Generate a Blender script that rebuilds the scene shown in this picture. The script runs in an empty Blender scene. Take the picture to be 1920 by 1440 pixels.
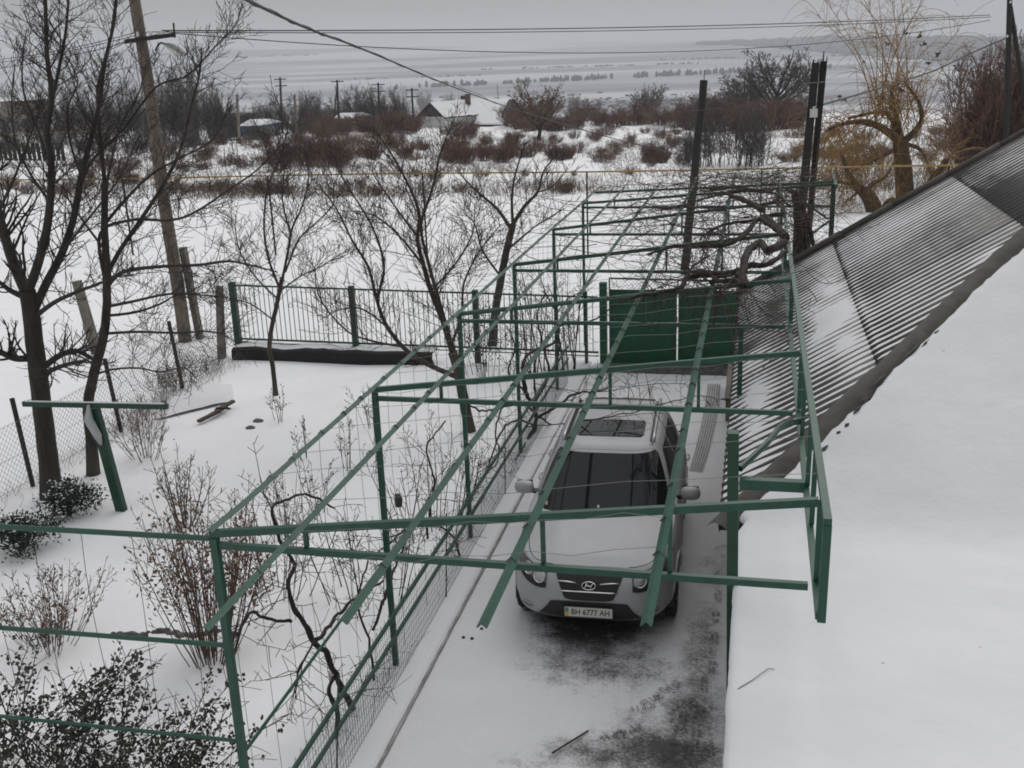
import bpy, math, random
from mathutils import Vector, Matrix, noise
V = Vector
scene = bpy.context.scene
col = scene.collection
rnd = random.Random(7)

# ------------------------------------------------------------------ camera
YAW, PITCH, ROLL, FPX, CAMH = -0.22974, 0.29997, -0.03740, 2003.1, 6.5
_cy, _sy, _cp, _sp = math.cos(YAW), math.sin(YAW), math.cos(PITCH), math.sin(PITCH)
CF = V((_sy*_cp, _cy*_cp, -_sp)); _r0 = V((_cy, -_sy, 0)); _u0 = _r0.cross(CF)
CR = _r0*math.cos(ROLL) + _u0*math.sin(ROLL); CU = CR.cross(CF)
cam_d = bpy.data.cameras.new('camera'); cam = bpy.data.objects.new('camera', cam_d); col.objects.link(cam)
cam_d.sensor_width = 36.0; cam_d.lens = 36.0*FPX/1920.0
cam_d.clip_start = 0.1; cam_d.clip_end = 20000
M = Matrix((CR, CU, -CF)).transposed().to_4x4(); M.translation = V((0, 0, CAMH)); cam.matrix_world = M
scene.camera = cam

# ------------------------------------------------------------------ sky, sun, exposure
SUN_EL, SUN_ROT = math.radians(46), math.radians(15)
world = bpy.data.worlds.new('World'); scene.world = world; world.use_nodes = True
nt = world.node_tree; N = nt.nodes; L = nt.links
for n in list(N): N.remove(n)
wout = N.new('ShaderNodeOutputWorld'); bg = N.new('ShaderNodeBackground')
sky = N.new('ShaderNodeTexSky'); sky.sky_type = 'NISHITA'; sky.sun_disc = False
sky.sun_elevation = SUN_EL; sky.sun_rotation = SUN_ROT; sky.air_density = 1.0; sky.dust_density = 3.0
hs = N.new('ShaderNodeHueSaturation'); hs.inputs['Saturation'].default_value = 0.10
L.new(sky.outputs['Color'], hs.inputs['Color'])
# overcast cloud deck: luminance rises smoothly from horizon to zenith
tc = N.new('ShaderNodeTexCoord'); sx = N.new('ShaderNodeSeparateXYZ'); L.new(tc.outputs['Generated'], sx.inputs['Vector'])
rp = N.new('ShaderNodeValToRGB'); cr = rp.color_ramp
cr.elements[0].position = 0.0; cr.elements[0].color = (4.4, 4.42, 4.5, 1)
cr.elements[1].position = 1.0; cr.elements[1].color = (9.4, 9.5, 9.8, 1)
e = cr.elements.new(0.10); e.color = (2.72, 2.74, 2.81, 1)
e = cr.elements.new(0.30); e.color = (4.9, 4.95, 5.1, 1)
L.new(sx.outputs['Z'], rp.inputs['Fac'])
nz = N.new('ShaderNodeTexNoise'); nz.inputs['Scale'].default_value = 2.2; nz.inputs['Detail'].default_value = 4
L.new(tc.outputs['Generated'], nz.inputs['Vector'])
mr = N.new('ShaderNodeMapRange'); mr.inputs['To Min'].default_value = 0.94; mr.inputs['To Max'].default_value = 1.06
L.new(nz.outputs['Fac'], mr.inputs['Value'])
vm = N.new('ShaderNodeVectorMath'); vm.operation = 'SCALE'
L.new(rp.outputs['Color'], vm.inputs[0]); L.new(mr.outputs['Result'], vm.inputs['Scale'])
mx = N.new('ShaderNodeMix'); mx.data_type = 'RGBA'; mx.inputs['Factor'].default_value = 0.92
L.new(hs.outputs['Color'], mx.inputs[6]); L.new(vm.outputs['Vector'], mx.inputs[7])
L.new(mx.outputs[2], bg.inputs['Color']); bg.inputs['Strength'].default_value = 0.0905
L.new(bg.outputs['Background'], wout.inputs['Surface'])
sun_d = bpy.data.lights.new('sun', 'SUN'); sun_d.energy = 1.15; sun_d.angle = math.radians(50); sun_d.color = (1, 0.97, 0.93)
sun = bpy.data.objects.new('sun', sun_d); col.objects.link(sun)
sdir = V((math.sin(SUN_ROT)*math.cos(SUN_EL), math.cos(SUN_ROT)*math.cos(SUN_EL), math.sin(SUN_EL)))
sun.rotation_euler = sdir.to_track_quat('Z', 'Y').to_euler()
sun.location = (0, 0, 60)
vs = scene.view_settings; vs.view_transform = 'Standard'; vs.look = 'None'; vs.exposure = 0.0; vs.gamma = 1.0; vs.use_curve_mapping = False
scene.render.engine = 'CYCLES'
cy = scene.cycles; cy.filter_width = 1.8; cy.max_bounces = 5; cy.diffuse_bounces = 3; cy.glossy_bounces = 3; cy.transmission_bounces = 3; cy.volume_bounces = 1
cy.transparent_max_bounces = 6

# ------------------------------------------------------------------ pixel -> place helpers (photo is 1920 x 1440)
def ray(px, py): return CF + CR*((px-960)/FPX) - CU*((py-720)/FPX)
def atY(px, py, Y): d = ray(px, py); return V((0, 0, CAMH)) + d*(Y/d.y)
def atX(px, py, X): d = ray(px, py); return V((0, 0, CAMH)) + d*(X/d.x)
def atZ(px, py, z): d = ray(px, py); return V((0, 0, CAMH)) + d*((z-CAMH)/d.z)
def depth(p): return (V(p)-V((0, 0, CAMH))).dot(CF)

# ------------------------------------------------------------------ terrain
def lerp_table(t, x):
    if x <= t[0][0]: return t[0][1]
    for (a, b), (c, d) in zip(t, t[1:]):
        if x <= c:
            k = (x-a)/(c-a); k = k*k*(3-2*k) if False else k
            return b+(d-b)*k
    return t[-1][1]
TY = [(-60, 0), (50, 0), (60, -.3), (100, -1.7), (150, -3.6), (172, -4.6), (230, -9.5), (500, -33), (1000, -45), (1700, -40), (2600, -25), (3400, 10)]
def terrain(x, y):
    z = lerp_table(TY, y)
    if y > 3400:
        q = x/y; rid = max(6.0, min(95.0, 60+(-.4-q)*96))
        if y < 4100: z = 10+(rid-10)*(y-3400)/700
        else: z = rid-(y-4100)*.03
    if y > 500:
        z += 4*noise.noise(V((x*.002, y*.0012, 3)))*min(1, (y-500)/500)
    if y > 49:
        k = min(1, (y-49)/6)*max(0.0, 1-max(0, y-170)/200)
        a = noise.noise(V((x*.13, y*.11, 0)))*.55+noise.noise(V((x*.37, y*.3, 5)))*.28
        z += k*(a+.25)*(.5+y/130)*.8
    # garden and field unevenness
    if y < 55 and not (-3.9 < x < 4 and 0 < y < 23):
        k = min(1, max(0, -3.9-x)/1.0) if y < 23 else min(1, (y-22.5)/2)
        z += k*(noise.noise(V((x*.35, y*.35, 9)))*.06+noise.noise(V((x*1.1, y*1.1, 2)))*.022)
    return z
def hit(px, py, y0=20):
    d = ray(px, py); Y = y0
    while Y < 4500:
        p = V((0, 0, CAMH)) + d*(Y/d.y)
        if p.z <= terrain(p.x, p.y): return p
        Y += .25 if Y < 200 else 4
    return V((0, 0, CAMH)) + d*(4000/d.y)

# ------------------------------------------------------------------ object helpers
def tag(o, label=None, cat=None, group=None, kind=None):
    if label: o['label'] = label
    if cat: o['category'] = cat
    if group: o['group'] = group
    if kind: o['kind'] = kind
    return o
def thing(name, label, cat, loc=(0, 0, 0), group=None):
    o = bpy.data.objects.new(name, None); col.objects.link(o); o.location = loc; o.empty_display_size = .1
    return tag(o, label, cat, group)
def wloc(o):
    p = V((0, 0, 0))
    while o: p += V(o.location); o = o.parent
    return p
class MB:
    def __init__(s): s.v = []; s.f = []
    def add(s, vs_, fs_):
        b = len(s.v); s.v.extend(vs_); s.f.extend([tuple(b+i for i in f) for f in fs_])
    def hexa(s, c):  # 8 corners: bottom 4, top 4
        s.add(c, [(3, 2, 1, 0), (4, 5, 6, 7), (0, 1, 5, 4), (1, 2, 6, 5), (2, 3, 7, 6), (3, 0, 4, 7)])
    def box(s, x0, x1, y0, y1, z0, z1):
        s.hexa([(x0, y0, z0), (x1, y0, z0), (x1, y1, z0), (x0, y1, z0), (x0, y0, z1), (x1, y0, z1), (x1, y1, z1), (x0, y1, z1)])
    def frame(s, p, q, up=(0, 0, 1)):
        p = V(p); q = V(q); t = (q-p).normalized(); up = V(up)
        if abs(t.dot(up)) > .98: up = V((0, 1, 0)) if abs(t.y) < .9 else V((1, 0, 0))
        a = t.cross(up).normalized(); b = a.cross(t); return p, q, t, a, b
    def bar(s, p, q, w, h, up=(0, 0, 1), w2=None, h2=None):
        p, q, t, a, b = s.frame(p, q, up); w2 = w2 or w; h2 = h2 or h; c = []
        for P, W, H in ((p, w, h), (q, w2, h2)):
            c += [P-a*W/2-b*H/2, P+a*W/2-b*H/2, P+a*W/2+b*H/2, P-a*W/2+b*H/2]
        s.add([tuple(x) for x in c], [(0, 1, 2, 3), (7, 6, 5, 4), (4, 5, 1, 0), (5, 6, 2, 1), (6, 7, 3, 2), (7, 4, 0, 3)])
    def angle(s, p, q, w=.045, t_=.006, up=(0, 0, 1)):  # inverted-V angle iron
        p, q, t, a, b = s.frame(p, q, up)
        prof = [(0, 0), (w*.72, -w*.72), (w*.72-t_*1.3, -w*.72-t_*.2), (0, -t_*1.6), (-w*.72+t_*1.3, -w*.72-t_*.2), (-w*.72, -w*.72)]
        c = [tuple(P+a*u+b*v) for P in (p, q) for u, v in prof]; n = 6
        f = [(i, (i+1) % n, n+(i+1) % n, n+i) for i in range(n)]
        f += [(0, 5, 4, 3), (0, 3, 2, 1), (n, n+3, n+4, n+5), (n, n+1, n+2, n+3)]
        s.add(c, f)
    def tube(s, pts, rad, n=6, cap=True):
        pts = [V(p) for p in pts]; m = len(pts)
        if not hasattr(rad, '__len__'): rad = [rad]*m
        cs = [(math.cos(2*math.pi*k/n), math.sin(2*math.pi*k/n)) for k in range(n)]
        b0 = len(s.v); a = None
        for i in range(m):
            t = (pts[min(i+1, m-1)]-pts[max(i-1, 0)])
            if t.length < 1e-9: t = V((0, 0, 1))
            t.normalize()
            if a is None:
                a = t.cross(V((0, 0, 1)) if abs(t.z) < .9 else V((1, 0, 0))).normalized()
            else:
                a = a-t*a.dot(t)
                a = a.normalized() if a.length > 1e-6 else t.orthogonal().normalized()
            b = t.cross(a); P = pts[i]; r = rad[i]
            for c_, s_ in cs:
                s.v.append((P.x+(a.x*c_+b.x*s_)*r, P.y+(a.y*c_+b.y*s_)*r, P.z+(a.z*c_+b.z*s_)*r))
        for i in range(m-1):
            for k in range(n):
                k2 = (k+1) % n; s.f.append((b0+i*n+k, b0+i*n+k2, b0+(i+1)*n+k2, b0+(i+1)*n+k))
        if cap:
            s.f.append(tuple(b0+k for k in reversed(range(n)))); s.f.append(tuple(b0+(m-1)*n+k for k in range(n)))
    def twig(s, pts, r0, r1):  # cheap 3-sided tapering twig with one frame
        t = pts[-1]-pts[0]
        a = t.orthogonal().normalized(); b = t.normalized().cross(a)
        b0 = len(s.v); m = len(pts)
        for i, P in enumerate(pts):
            r = r0+(r1-r0)*i/(m-1)
            ax, ay, az = a.x*r, a.y*r, a.z*r; bx, by, bz = b.x*r, b.y*r, b.z*r
            s.v.append((P.x+ax, P.y+ay, P.z+az))
            s.v.append((P.x-.5*ax+.87*bx, P.y-.5*ay+.87*by, P.z-.5*az+.87*bz))
            s.v.append((P.x-.5*ax-.87*bx, P.y-.5*ay-.87*by, P.z-.5*az-.87*bz))
        for i in range(m-1):
            q = b0+3*i
            s.f += [(q, q+1, q+4, q+3), (q+1, q+2, q+5, q+4), (q+2, q, q+3, q+5)]
    def grid(s, P):  # P[i][j] points
        n = len(P[0]); b = len(s.v)
        for r in P: s.v.extend([tuple(p) for p in r])
        for i in range(len(P)-1):
            for j in range(n-1):
                s.f.append((b+i*n+j, b+i*n+j+1, b+(i+1)*n+j+1, b+(i+1)*n+j))
    def leaf(s, P, d, w, l):
        d = d.normalized(); a = d.cross(V((rnd.uniform(-1, 1), rnd.uniform(-1, 1), rnd.uniform(-1, 1)))).normalized()
        n_ = a.cross(d)*w*.3
        s.add([tuple(P), tuple(P+d*l*.32+a*w-n_), tuple(P+d*l*.72+a*w*.72-n_), tuple(P+d*l), tuple(P+d*l*.72-a*w*.72-n_), tuple(P+d*l*.32-a*w-n_)], [(0, 1, 2, 3), (0, 3, 4, 5)])
    def build(s, name, mat, parent=None, smooth=False, kind=None, origin=None, label=None):
        off = wloc(parent) if parent else V(origin or (0, 0, 0))
        me = bpy.data.meshes.new(name)
        ox, oy, oz = off
        me.from_pydata([(p[0]-ox, p[1]-oy, p[2]-oz) for p in s.v], [], s.f)
        me.materials.append(mat)
        if smooth: me.polygons.foreach_set('use_smooth', [True]*len(me.polygons))
        me.update()
        o = bpy.data.objects.new(name, me); col.objects.link(o)
        if parent: o.parent = parent
        else: o.location = off
        return tag(o, label, None, None, kind)
def copy_tree(o, parent=None):
    c = o.copy(); col.objects.link(c)
    if parent: c.parent = parent
    for ch in o.children: copy_tree(ch, c)
    return c
def crom(pts, k=5):  # Catmull-Rom resample
    pts = [V(p) for p in pts]; out = []
    if len(pts) < 3: return pts
    for i in range(len(pts)-1):
        p0 = pts[max(i-1, 0)]; p1 = pts[i]; p2 = pts[i+1]; p3 = pts[min(i+2, len(pts)-1)]
        for j in range(k):
            t = j/k
            out.append(.5*((2*p1)+(p2-p0)*t+(2*p0-5*p1+4*p2-p3)*t*t+(3*p1-p0-3*p2+p3)*t**3))
    out.append(pts[-1]); return out

# ------------------------------------------------------------------ materials
def mat(name, color, rough=.7, metal=0.0, spec=.5, var=0.0, vscale=6.0, bump=0.0, bscale=30.0, color2=None, coords='Object', stretch=(1, 1, 1)):
    m = bpy.data.materials.new(name); m.use_nodes = True; t = m.node_tree; b = t.nodes['Principled BSDF']
    b.inputs['Base Color'].default_value = (*color, 1); b.inputs['Roughness'].default_value = rough; b.inputs['Metallic'].default_value = metal
    b.inputs['Specular IOR Level'].default_value = spec
    if var or bump or color2:
        c = t.nodes.new('ShaderNodeTexCoord'); mp = t.nodes.new('ShaderNodeMapping'); mp.inputs['Scale'].default_value = stretch
        t.links.new(c.outputs[coords], mp.inputs['Vector'])
    if var or color2:
        n = t.nodes.new('ShaderNodeTexNoise'); n.inputs['Scale'].default_value = vscale; n.inputs['Detail'].default_value = 6; n.inputs['Roughness'].default_value = .65
        t.links.new(mp.outputs['Vector'], n.inputs['Vector'])
        r = t.nodes.new('ShaderNodeValToRGB'); r.color_ramp.elements[0].position = .32; r.color_ramp.elements[1].position = .68
        a = color2 or tuple(x*(1-var) for x in color); d = color if color2 else tuple(min(1, x*(1+var)) for x in color)
        r.color_ramp.elements[0].color = (*a, 1); r.color_ramp.elements[1].color = (*d, 1)
        t.links.new(n.outputs['Fac'], r.inputs['Fac']); t.links.new(r.outputs['Color'], b.inputs['Base Color'])
    if bump:
        n2 = t.nodes.new('ShaderNodeTexNoise'); n2.inputs['Scale'].default_value = bscale; n2.inputs['Detail'].default_value = 5
        t.links.new(mp.outputs['Vector'], n2.inputs['Vector'])
        bp = t.nodes.new('ShaderNodeBump'); bp.inputs['Strength'].default_value = bump; bp.inputs['Distance'].default_value = .02
        t.links.new(n2.outputs['Fac'], bp.inputs['Height']); t.links.new(bp.outputs['Normal'], b.inputs['Normal'])
    return m
MT = {}
MT['green'] = mat('green_paint', (.008, .064, .038), .42, var=.22, vscale=9, bump=.12, bscale=60)
MT['green_dark'] = mat('dark_green_paint', (.006, .046, .024), .45, var=.2, vscale=5, bump=.1, bscale=25)
MT['green_gate'] = mat('gate_paint', (.006, .088, .041), .5, var=.16, vscale=4, bump=.05, bscale=18)
MT['wire'] = mat('galvanised_wire', (.16, .16, .155), .5, .4)
MT['dark_wire'] = mat('dark_wire', (.03, .03, .03), .6)
MT['rust_mesh'] = mat('mesh_wire', (.10, .105, .10), .6, .2)
MT['green_wire'] = mat('green_wire', (.03, .06, .05), .5)
MT['bark'] = mat('dark_bark', (.022, .017, .014), .9, var=.35, vscale=14, bump=.6, bscale=40)
MT['bark_trunk'] = mat('trunk_bark', (.080, .064, .050), .9, color2=(.022, .019, .016), vscale=9, bump=.7, bscale=30, stretch=(1, 1, .25))
MT['bark_dark_trunk'] = mat('wet_trunk_bark', (.050, .041, .033), .85, color2=(.014, .012, .010), vscale=9, bump=.7, bscale=30, stretch=(1, 1, .25))
MT['twig'] = mat('twig_bark', (.030, .024, .020), .9)
MT['vine'] = mat('vine_bark', (.022, .015, .012), .9, var=.4, vscale=20, bump=.6, bscale=50)
MT['vine_shoot'] = mat('vine_shoot', (.045, .027, .020), .85)
MT['brush'] = mat('reddish_brush', (.135, .088, .066), .9, var=.3, vscale=1.5)
MT['brush_red'] = mat('red_brush', (.135, .080, .064), .9, var=.3, vscale=1.5)
MT['brush_grey'] = mat('grey_brush', (.080, .071, .068), .9, var=.3, vscale=1.5)
MT['weed'] = mat('dry_weed', (.13, .095, .066), .9, var=.35, vscale=2)
MT['willow'] = mat('willow_bark', (.105, .062, .022), .85, color2=(.030, .022, .013), vscale=8, bump=.5, bscale=25)
MT['willow_twig'] = mat('willow_whip', (.23, .132, .036), .8, var=.25, vscale=2)
MT['leaf_dark'] = mat('bronze_leaf', (.034, .031, .019), .6, var=.45, vscale=9)
MT['leaf_brown'] = mat('withered_leaf', (.15, .085, .046), .8, var=.45, vscale=9)
MT['leaf_green'] = mat('evergreen_leaf', (.012, .026, .012), .6, var=.4, vscale=9)
MT['stem_red'] = mat('shrub_stem', (.085, .050, .034), .85, var=.3, vscale=5)
MT['concrete'] = mat('weathered_concrete', (.20, .18, .155), .9, color2=(.10, .088, .072), vscale=5, bump=.4, bscale=25)
MT['pole_wood'] = mat('pole_concrete', (.165, .135, .108), .9, color2=(.095, .075, .060), vscale=3, bump=.35, bscale=20, stretch=(2, 2, .35))
MT['tarwood'] = mat('tarred_wood', (.022, .018, .015), .75, color2=(.008, .007, .0065), vscale=5, bump=.6, bscale=16, stretch=(3, 3, .3))
MT['tarwood_brown'] = mat('split_wood', (.11, .072, .048), .85, color2=(.03, .02, .014), vscale=5, bump=.5, bscale=16, stretch=(3, 3, .2))
MT['blackwall'] = mat('tarred_kerb', (.016, .016, .017), .85, color2=(.007, .007, .007), vscale=5, bump=.9, bscale=9)
MT['slate'] = mat('fibre_cement_sheet', (.056, .051, .045), .55, color2=(.024, .022, .019), vscale=2.5, bump=.3, bscale=60)
MT['slatecap'] = mat('hip_cap', (.10, .09, .078), .9, color2=(.055, .05, .044), vscale=4, bump=.3, bscale=40)
MT['wallgrey'] = mat('rough_render', (.19, .17, .145), .9, color2=(.12, .10, .085), vscale=3, bump=.4, bscale=20)
MT['wood'] = mat('grey_timber', (.085, .065, .050), .9, color2=(.045, .034, .027), vscale=4, bump=.4, bscale=20)
MT['rust'] = mat('rusty_board', (.10, .072, .058), .9, color2=(.055, .032, .026), vscale=7, bump=.5, bscale=20)
MT['yellow'] = mat('yellow_gas_paint', (.27, .185, .05), .6, var=.15, vscale=.7)
MT['insul'] = mat('porcelain', (.55, .56, .55), .25)
MT['lampgrey'] = mat('lamp_housing', (.19, .195, .185), .5, .2)
MT['lampglass'] = mat('lamp_bowl', (.50, .50, .46), .3)
MT['white'] = mat('whitewash', (.56, .56, .55), .85, var=.1, vscale=2)
MT['blue'] = mat('faded_blue_paint', (.085, .13, .19), .8, var=.2, vscale=1)
MT['darkglass'] = mat('dark_pane', (.02, .022, .025), .15)
MT['soot'] = mat('weathered_gable_board', (.05, .042, .036), .9, var=.3, vscale=1.5, stretch=(3, 3, .4))
MT['brick'] = mat('red_brick', (.09, .05, .042), .9, var=.3, vscale=3)
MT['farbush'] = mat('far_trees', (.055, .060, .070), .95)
MT['stone'] = mat('border_stone', (.16, .15, .14), .9, color2=(.05, .046, .043), vscale=6, bump=.5, bscale=20)
MT['asphalt_print'] = mat('bared_asphalt', (.075, .075, .077), .8, var=.3, vscale=20)

def snow_mat(name, tint=(.855, .86, .87), dirt=None, bump=.25, attr=None, fields=False):
    m = bpy.data.materials.new(name); m.use_nodes = True; t = m.node_tree; b = t.nodes['Principled BSDF']; n_ = t.nodes.new; l = t.links.new
    b.inputs['Roughness'].default_value = .85; b.inputs['Specular IOR Level'].default_value = .2
    g = n_('ShaderNodeNewGeometry')
    n1 = n_('ShaderNodeTexNoise'); n1.inputs['Scale'].default_value = .9; n1.inputs['Detail'].default_value = 8; n1.inputs['Roughness'].default_value = .6
    l(g.outputs['Position'], n1.inputs['Vector'])
    r1 = n_('ShaderNodeValToRGB'); r1.color_ramp.elements[0].position = .3; r1.color_ramp.elements[1].position = .7
    r1.color_ramp.elements[0].color = (*[c*.93 for c in tint], 1); r1.color_ramp.elements[1].color = (*tint, 1)
    l(n1.outputs['Fac'], r1.inputs['Fac']); colr = r1.outputs['Color']
    # small specks of plant litter and grit
    n3 = n_('ShaderNodeTexVoronoi'); n3.inputs['Scale'].default_value = 2.6; l(g.outputs['Position'], n3.inputs['Vector'])
    n4 = n_('ShaderNodeTexNoise'); n4.inputs['Scale'].default_value = 31; n4.inputs['Detail'].default_value = 3; l(g.outputs['Position'], n4.inputs['Vector'])
    c1 = n_('ShaderNodeMath'); c1.operation = 'LESS_THAN'; l(n3.outputs['Distance'], c1.inputs[0]); c1.inputs[1].default_value = .045
    c2 = n_('ShaderNodeMath'); c2.operation = 'GREATER_THAN'; l(n4.outputs['Fac'], c2.inputs[0]); c2.inputs[1].default_value = .5
    c3 = n_('ShaderNodeMath'); c3.operation = 'MULTIPLY'; l(c1.outputs[0], c3.inputs[0]); l(c2.outputs[0], c3.inputs[1])
    c4 = n_('ShaderNodeMath'); c4.operation = 'MULTIPLY'; l(c3.outputs[0], c4.inputs[0]); c4.inputs[1].default_value = .55
    m1 = n_('ShaderNodeMix'); m1.data_type = 'RGBA'; l(c4.outputs[0], m1.inputs['Factor']); l(colr, m1.inputs[6]); m1.inputs[7].default_value = (.12, .10, .085, 1)
    colr = m1.outputs[2]
    if attr:  # bared, wet asphalt where the snow is trodden or melted away, plus painted bumper shade
        at = n_('ShaderNodeAttribute'); at.attribute_name = attr
        na = n_('ShaderNodeTexNoise'); na.inputs['Scale'].default_value = 4.2; na.inputs['Detail'].default_value = 12; na.inputs['Roughness'].default_value = .70; l(g.outputs['Position'], na.inputs['Vector'])
        nf_ = n_('ShaderNodeTexNoise'); nf_.inputs['Scale'].default_value = 34; nf_.inputs['Detail'].default_value = 4; l(g.outputs['Position'], nf_.inputs['Vector'])
        fm = n_('ShaderNodeMath'); fm.operation = 'MULTIPLY_ADD'; l(nf_.outputs['Fac'], fm.inputs[0]); fm.inputs[1].default_value = .55; fm.inputs[2].default_value = -.275
        a0 = n_('ShaderNodeMath'); a0.operation = 'ADD'; l(na.outputs['Fac'], a0.inputs[0]); l(fm.outputs[0], a0.inputs[1])
        ad = n_('ShaderNodeMath'); ad.operation = 'ADD'; l(at.outputs['Fac'], ad.inputs[0]); l(a0.outputs[0], ad.inputs[1])
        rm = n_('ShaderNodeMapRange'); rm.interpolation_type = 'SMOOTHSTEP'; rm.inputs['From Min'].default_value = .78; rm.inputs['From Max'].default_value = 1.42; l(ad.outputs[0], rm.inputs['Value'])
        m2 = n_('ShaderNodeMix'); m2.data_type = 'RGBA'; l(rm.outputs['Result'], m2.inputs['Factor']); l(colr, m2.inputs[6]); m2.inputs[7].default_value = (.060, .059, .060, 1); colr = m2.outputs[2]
        rr = n_('ShaderNodeMapRange'); rr.inputs['To Min'].default_value = .85; rr.inputs['To Max'].default_value = .5; l(rm.outputs['Result'], rr.inputs['Value']); l(rr.outputs['Result'], b.inputs['Roughness'])
    if fields:  # far fields: strips of bare earth and stubble through thin snow
        sp = n_('ShaderNodeSeparateXYZ'); l(g.outputs['Position'], sp.inputs['Vector'])
        far = n_('ShaderNodeMapRange'); far.inputs['From Min'].default_value = 185; far.inputs['From Max'].default_value = 420; l(sp.outputs['Y'], far.inputs['Value'])
        mp = n_('ShaderNodeMapping'); mp.inputs['Scale'].default_value = (.0009, .0036, .0); mp.inputs['Rotation'].default_value = (0, 0, .12); l(g.outputs['Position'], mp.inputs['Vector'])
        nf = n_('ShaderNodeTexNoise'); nf.inputs['Scale'].default_value = 1.0; nf.inputs['Detail'].default_value = 4; nf.inputs['Roughness'].default_value = .45; l(mp.outputs['Vector'], nf.inputs['Vector'])
        rf = n_('ShaderNodeMapRange'); rf.inputs['From Min'].default_value = .40; rf.inputs['From Max'].default_value = .56; rf.inputs['To Max'].default_value = 1.0; l(nf.outputs['Fac'], rf.inputs['Value'])
        rf.inputs['To Min'].default_value = .55
        mu = n_('ShaderNodeMath'); mu.operation = 'MULTIPLY'; l(far.outputs['Result'], mu.inputs[0]); l(rf.outputs['Result'], mu.inputs[1])
        m3 = n_('ShaderNodeMix'); m3.data_type = 'RGBA'; l(mu.outputs[0], m3.inputs['Factor']); l(colr, m3.inputs[6]); m3.inputs[7].default_value = (.19, .20, .225, 1); colr = m3.outputs[2]
    l(colr, b.inputs['Base Color'])
    nb = n_('ShaderNodeTexNoise'); nb.inputs['Scale'].default_value = 7; nb.inputs['Detail'].default_value = 9; nb.inputs['Roughness'].default_value = .65; l(g.outputs['Position'], nb.inputs['Vector'])
    bp = n_('ShaderNodeBump'); bp.inputs['Strength'].default_value = bump; bp.inputs['Distance'].default_value = .05; l(nb.outputs['Fac'], bp.inputs['Height']); l(bp.outputs['Normal'], b.inputs['Normal'])
    return m
MT['snow'] = snow_mat('snow', tint=(.705, .71, .725)); MT['snow_ground'] = snow_mat('snow_ground', tint=(.84, .845, .855), fields=True, bump=.35); MT['snow_drive'] = snow_mat('snow_drive', tint=(.655, .66, .67), attr='melt_and_shade', bump=.35)
# ================================================================== LARGE STRUCTURE
# ---- ground: one sheet to the horizon
def axis(a, b, step, far_a, far_b, g=1.18):
    xs = [a+i*step for i in range(int((b-a)/step)+1)]
    s = step
    x = xs[-1]
    while x < far_b: s *= g; x += s; xs.append(min(x, far_b))
    s = step; x = xs[0]; pre = []
    while x > far_a: s *= g; x -= s; pre.append(max(x, far_a))
    return pre[::-1]+xs
GX = axis(-22, 8, .4, -4300, 4300, 1.13); GY = axis(2, 52, .4, -30, 60, 1.2)[:-1]
y = GY[-1]; s_ = .5
while y < 4800: GY.append(y+s_); y += s_; s_ = s_*1.035
m = MB(); m.grid([[(x, yy, terrain(x, yy)-(.05 if (-3.9 < x < 4.6 and yy < 23) else 0)) for x in GX] for yy in GY])
m.build('ground', MT['snow_ground'], smooth=True, kind='structure')

# ---- driveway sheet with the wear of cars and feet, and painted shade before the car
def ell(x, y, cx, cy, rx, ry, s=1.0, p=1.0):
    d = ((x-cx)/rx)**2+((y-cy)/ry)**2
    return s*math.exp(-(d**p))
def melt_and_shade(x, y):
    v = 0
    v = max(v, ell(x, y, -1.75, 12.85, .98, 2.75, 1.0, 3))           # under the car
    v = max(v, ell(x, y, -1.55, 10.4, 1.05, .75, .68, 1.3))          # in front of the bumper: bared asphalt with soft car shade painted in
    v = max(v, ell(x, y, -.85, 9.55, .75, .5, .34))
    v = max(v, ell(x, y, -1.3, 8.72, .80, .34, .74)); v = max(v, ell(x, y, -.72, 8.85, .85, .60, .92))
    v = max(v, ell(x, y, -.48, 9.5, .42, 1.05, .78)); v = max(v, ell(x, y, -.95, 9.42, .55, .30, .48))
    v = max(v, ell(x, y, -1.95, 8.5, .6, .2, .44)); v = max(v, ell(x, y, -.45, 10.6, .30, 1.7, .62, 1.5)); v = max(v, ell(x, y, -.35, 12.8, .3, 1.1, .55))
    v = max(v, ell(x, y, -1.35, 21.5, 1.3, .45, .42)); v = max(v, ell(x, y, -.4, 8.2, .35, .8, .50))
    v = max(v, ell(x, y, -3.25, 12.5, .1, 5, .22))
    return v
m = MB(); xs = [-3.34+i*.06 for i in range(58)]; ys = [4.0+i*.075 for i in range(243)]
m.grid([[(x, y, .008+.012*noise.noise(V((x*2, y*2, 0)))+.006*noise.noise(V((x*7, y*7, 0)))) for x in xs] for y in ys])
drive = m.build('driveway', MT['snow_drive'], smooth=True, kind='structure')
at = drive.data.attributes.new('melt_and_shade', 'FLOAT', 'POINT')
at.data.foreach_set('value', [melt_and_shade(v.co.x, v.co.y) for v in drive.data.vertices])
# slab strip left of the drive, with an open joint of dirt
m = MB()
ys = [4+i*.12 for i in range(152)]
m.grid([[(x, y, z+.01*noise.noise(V((x*3, y*2, 4)))) for x, z in ((-3.98, -.03), (-3.9, .03), (-3.8, .055), (-3.6, .06), (-3.45, .058), (-3.385+.012*noise.noise(V((0, y*3, 1))), .05), (-3.365+.012*noise.noise(V((0, y*3, 1))), .0))] for y in ys])
strip = m.build('path_strip', MT['snow'], smooth=True, kind='structure')
m = MB()
m.grid([[(-3.385+.01*noise.noise(V((0, y*3, 1))), y, .034), (-3.362+.016*noise.noise(V((0, y*2.1, 7))), y, .034)] for y in ys if y < 15.5])
m.build('path_joint', mat('joint_dirt', (.13, .12, .11), .9, color2=(.38, .38, .38), vscale=4), kind='structure')
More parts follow.
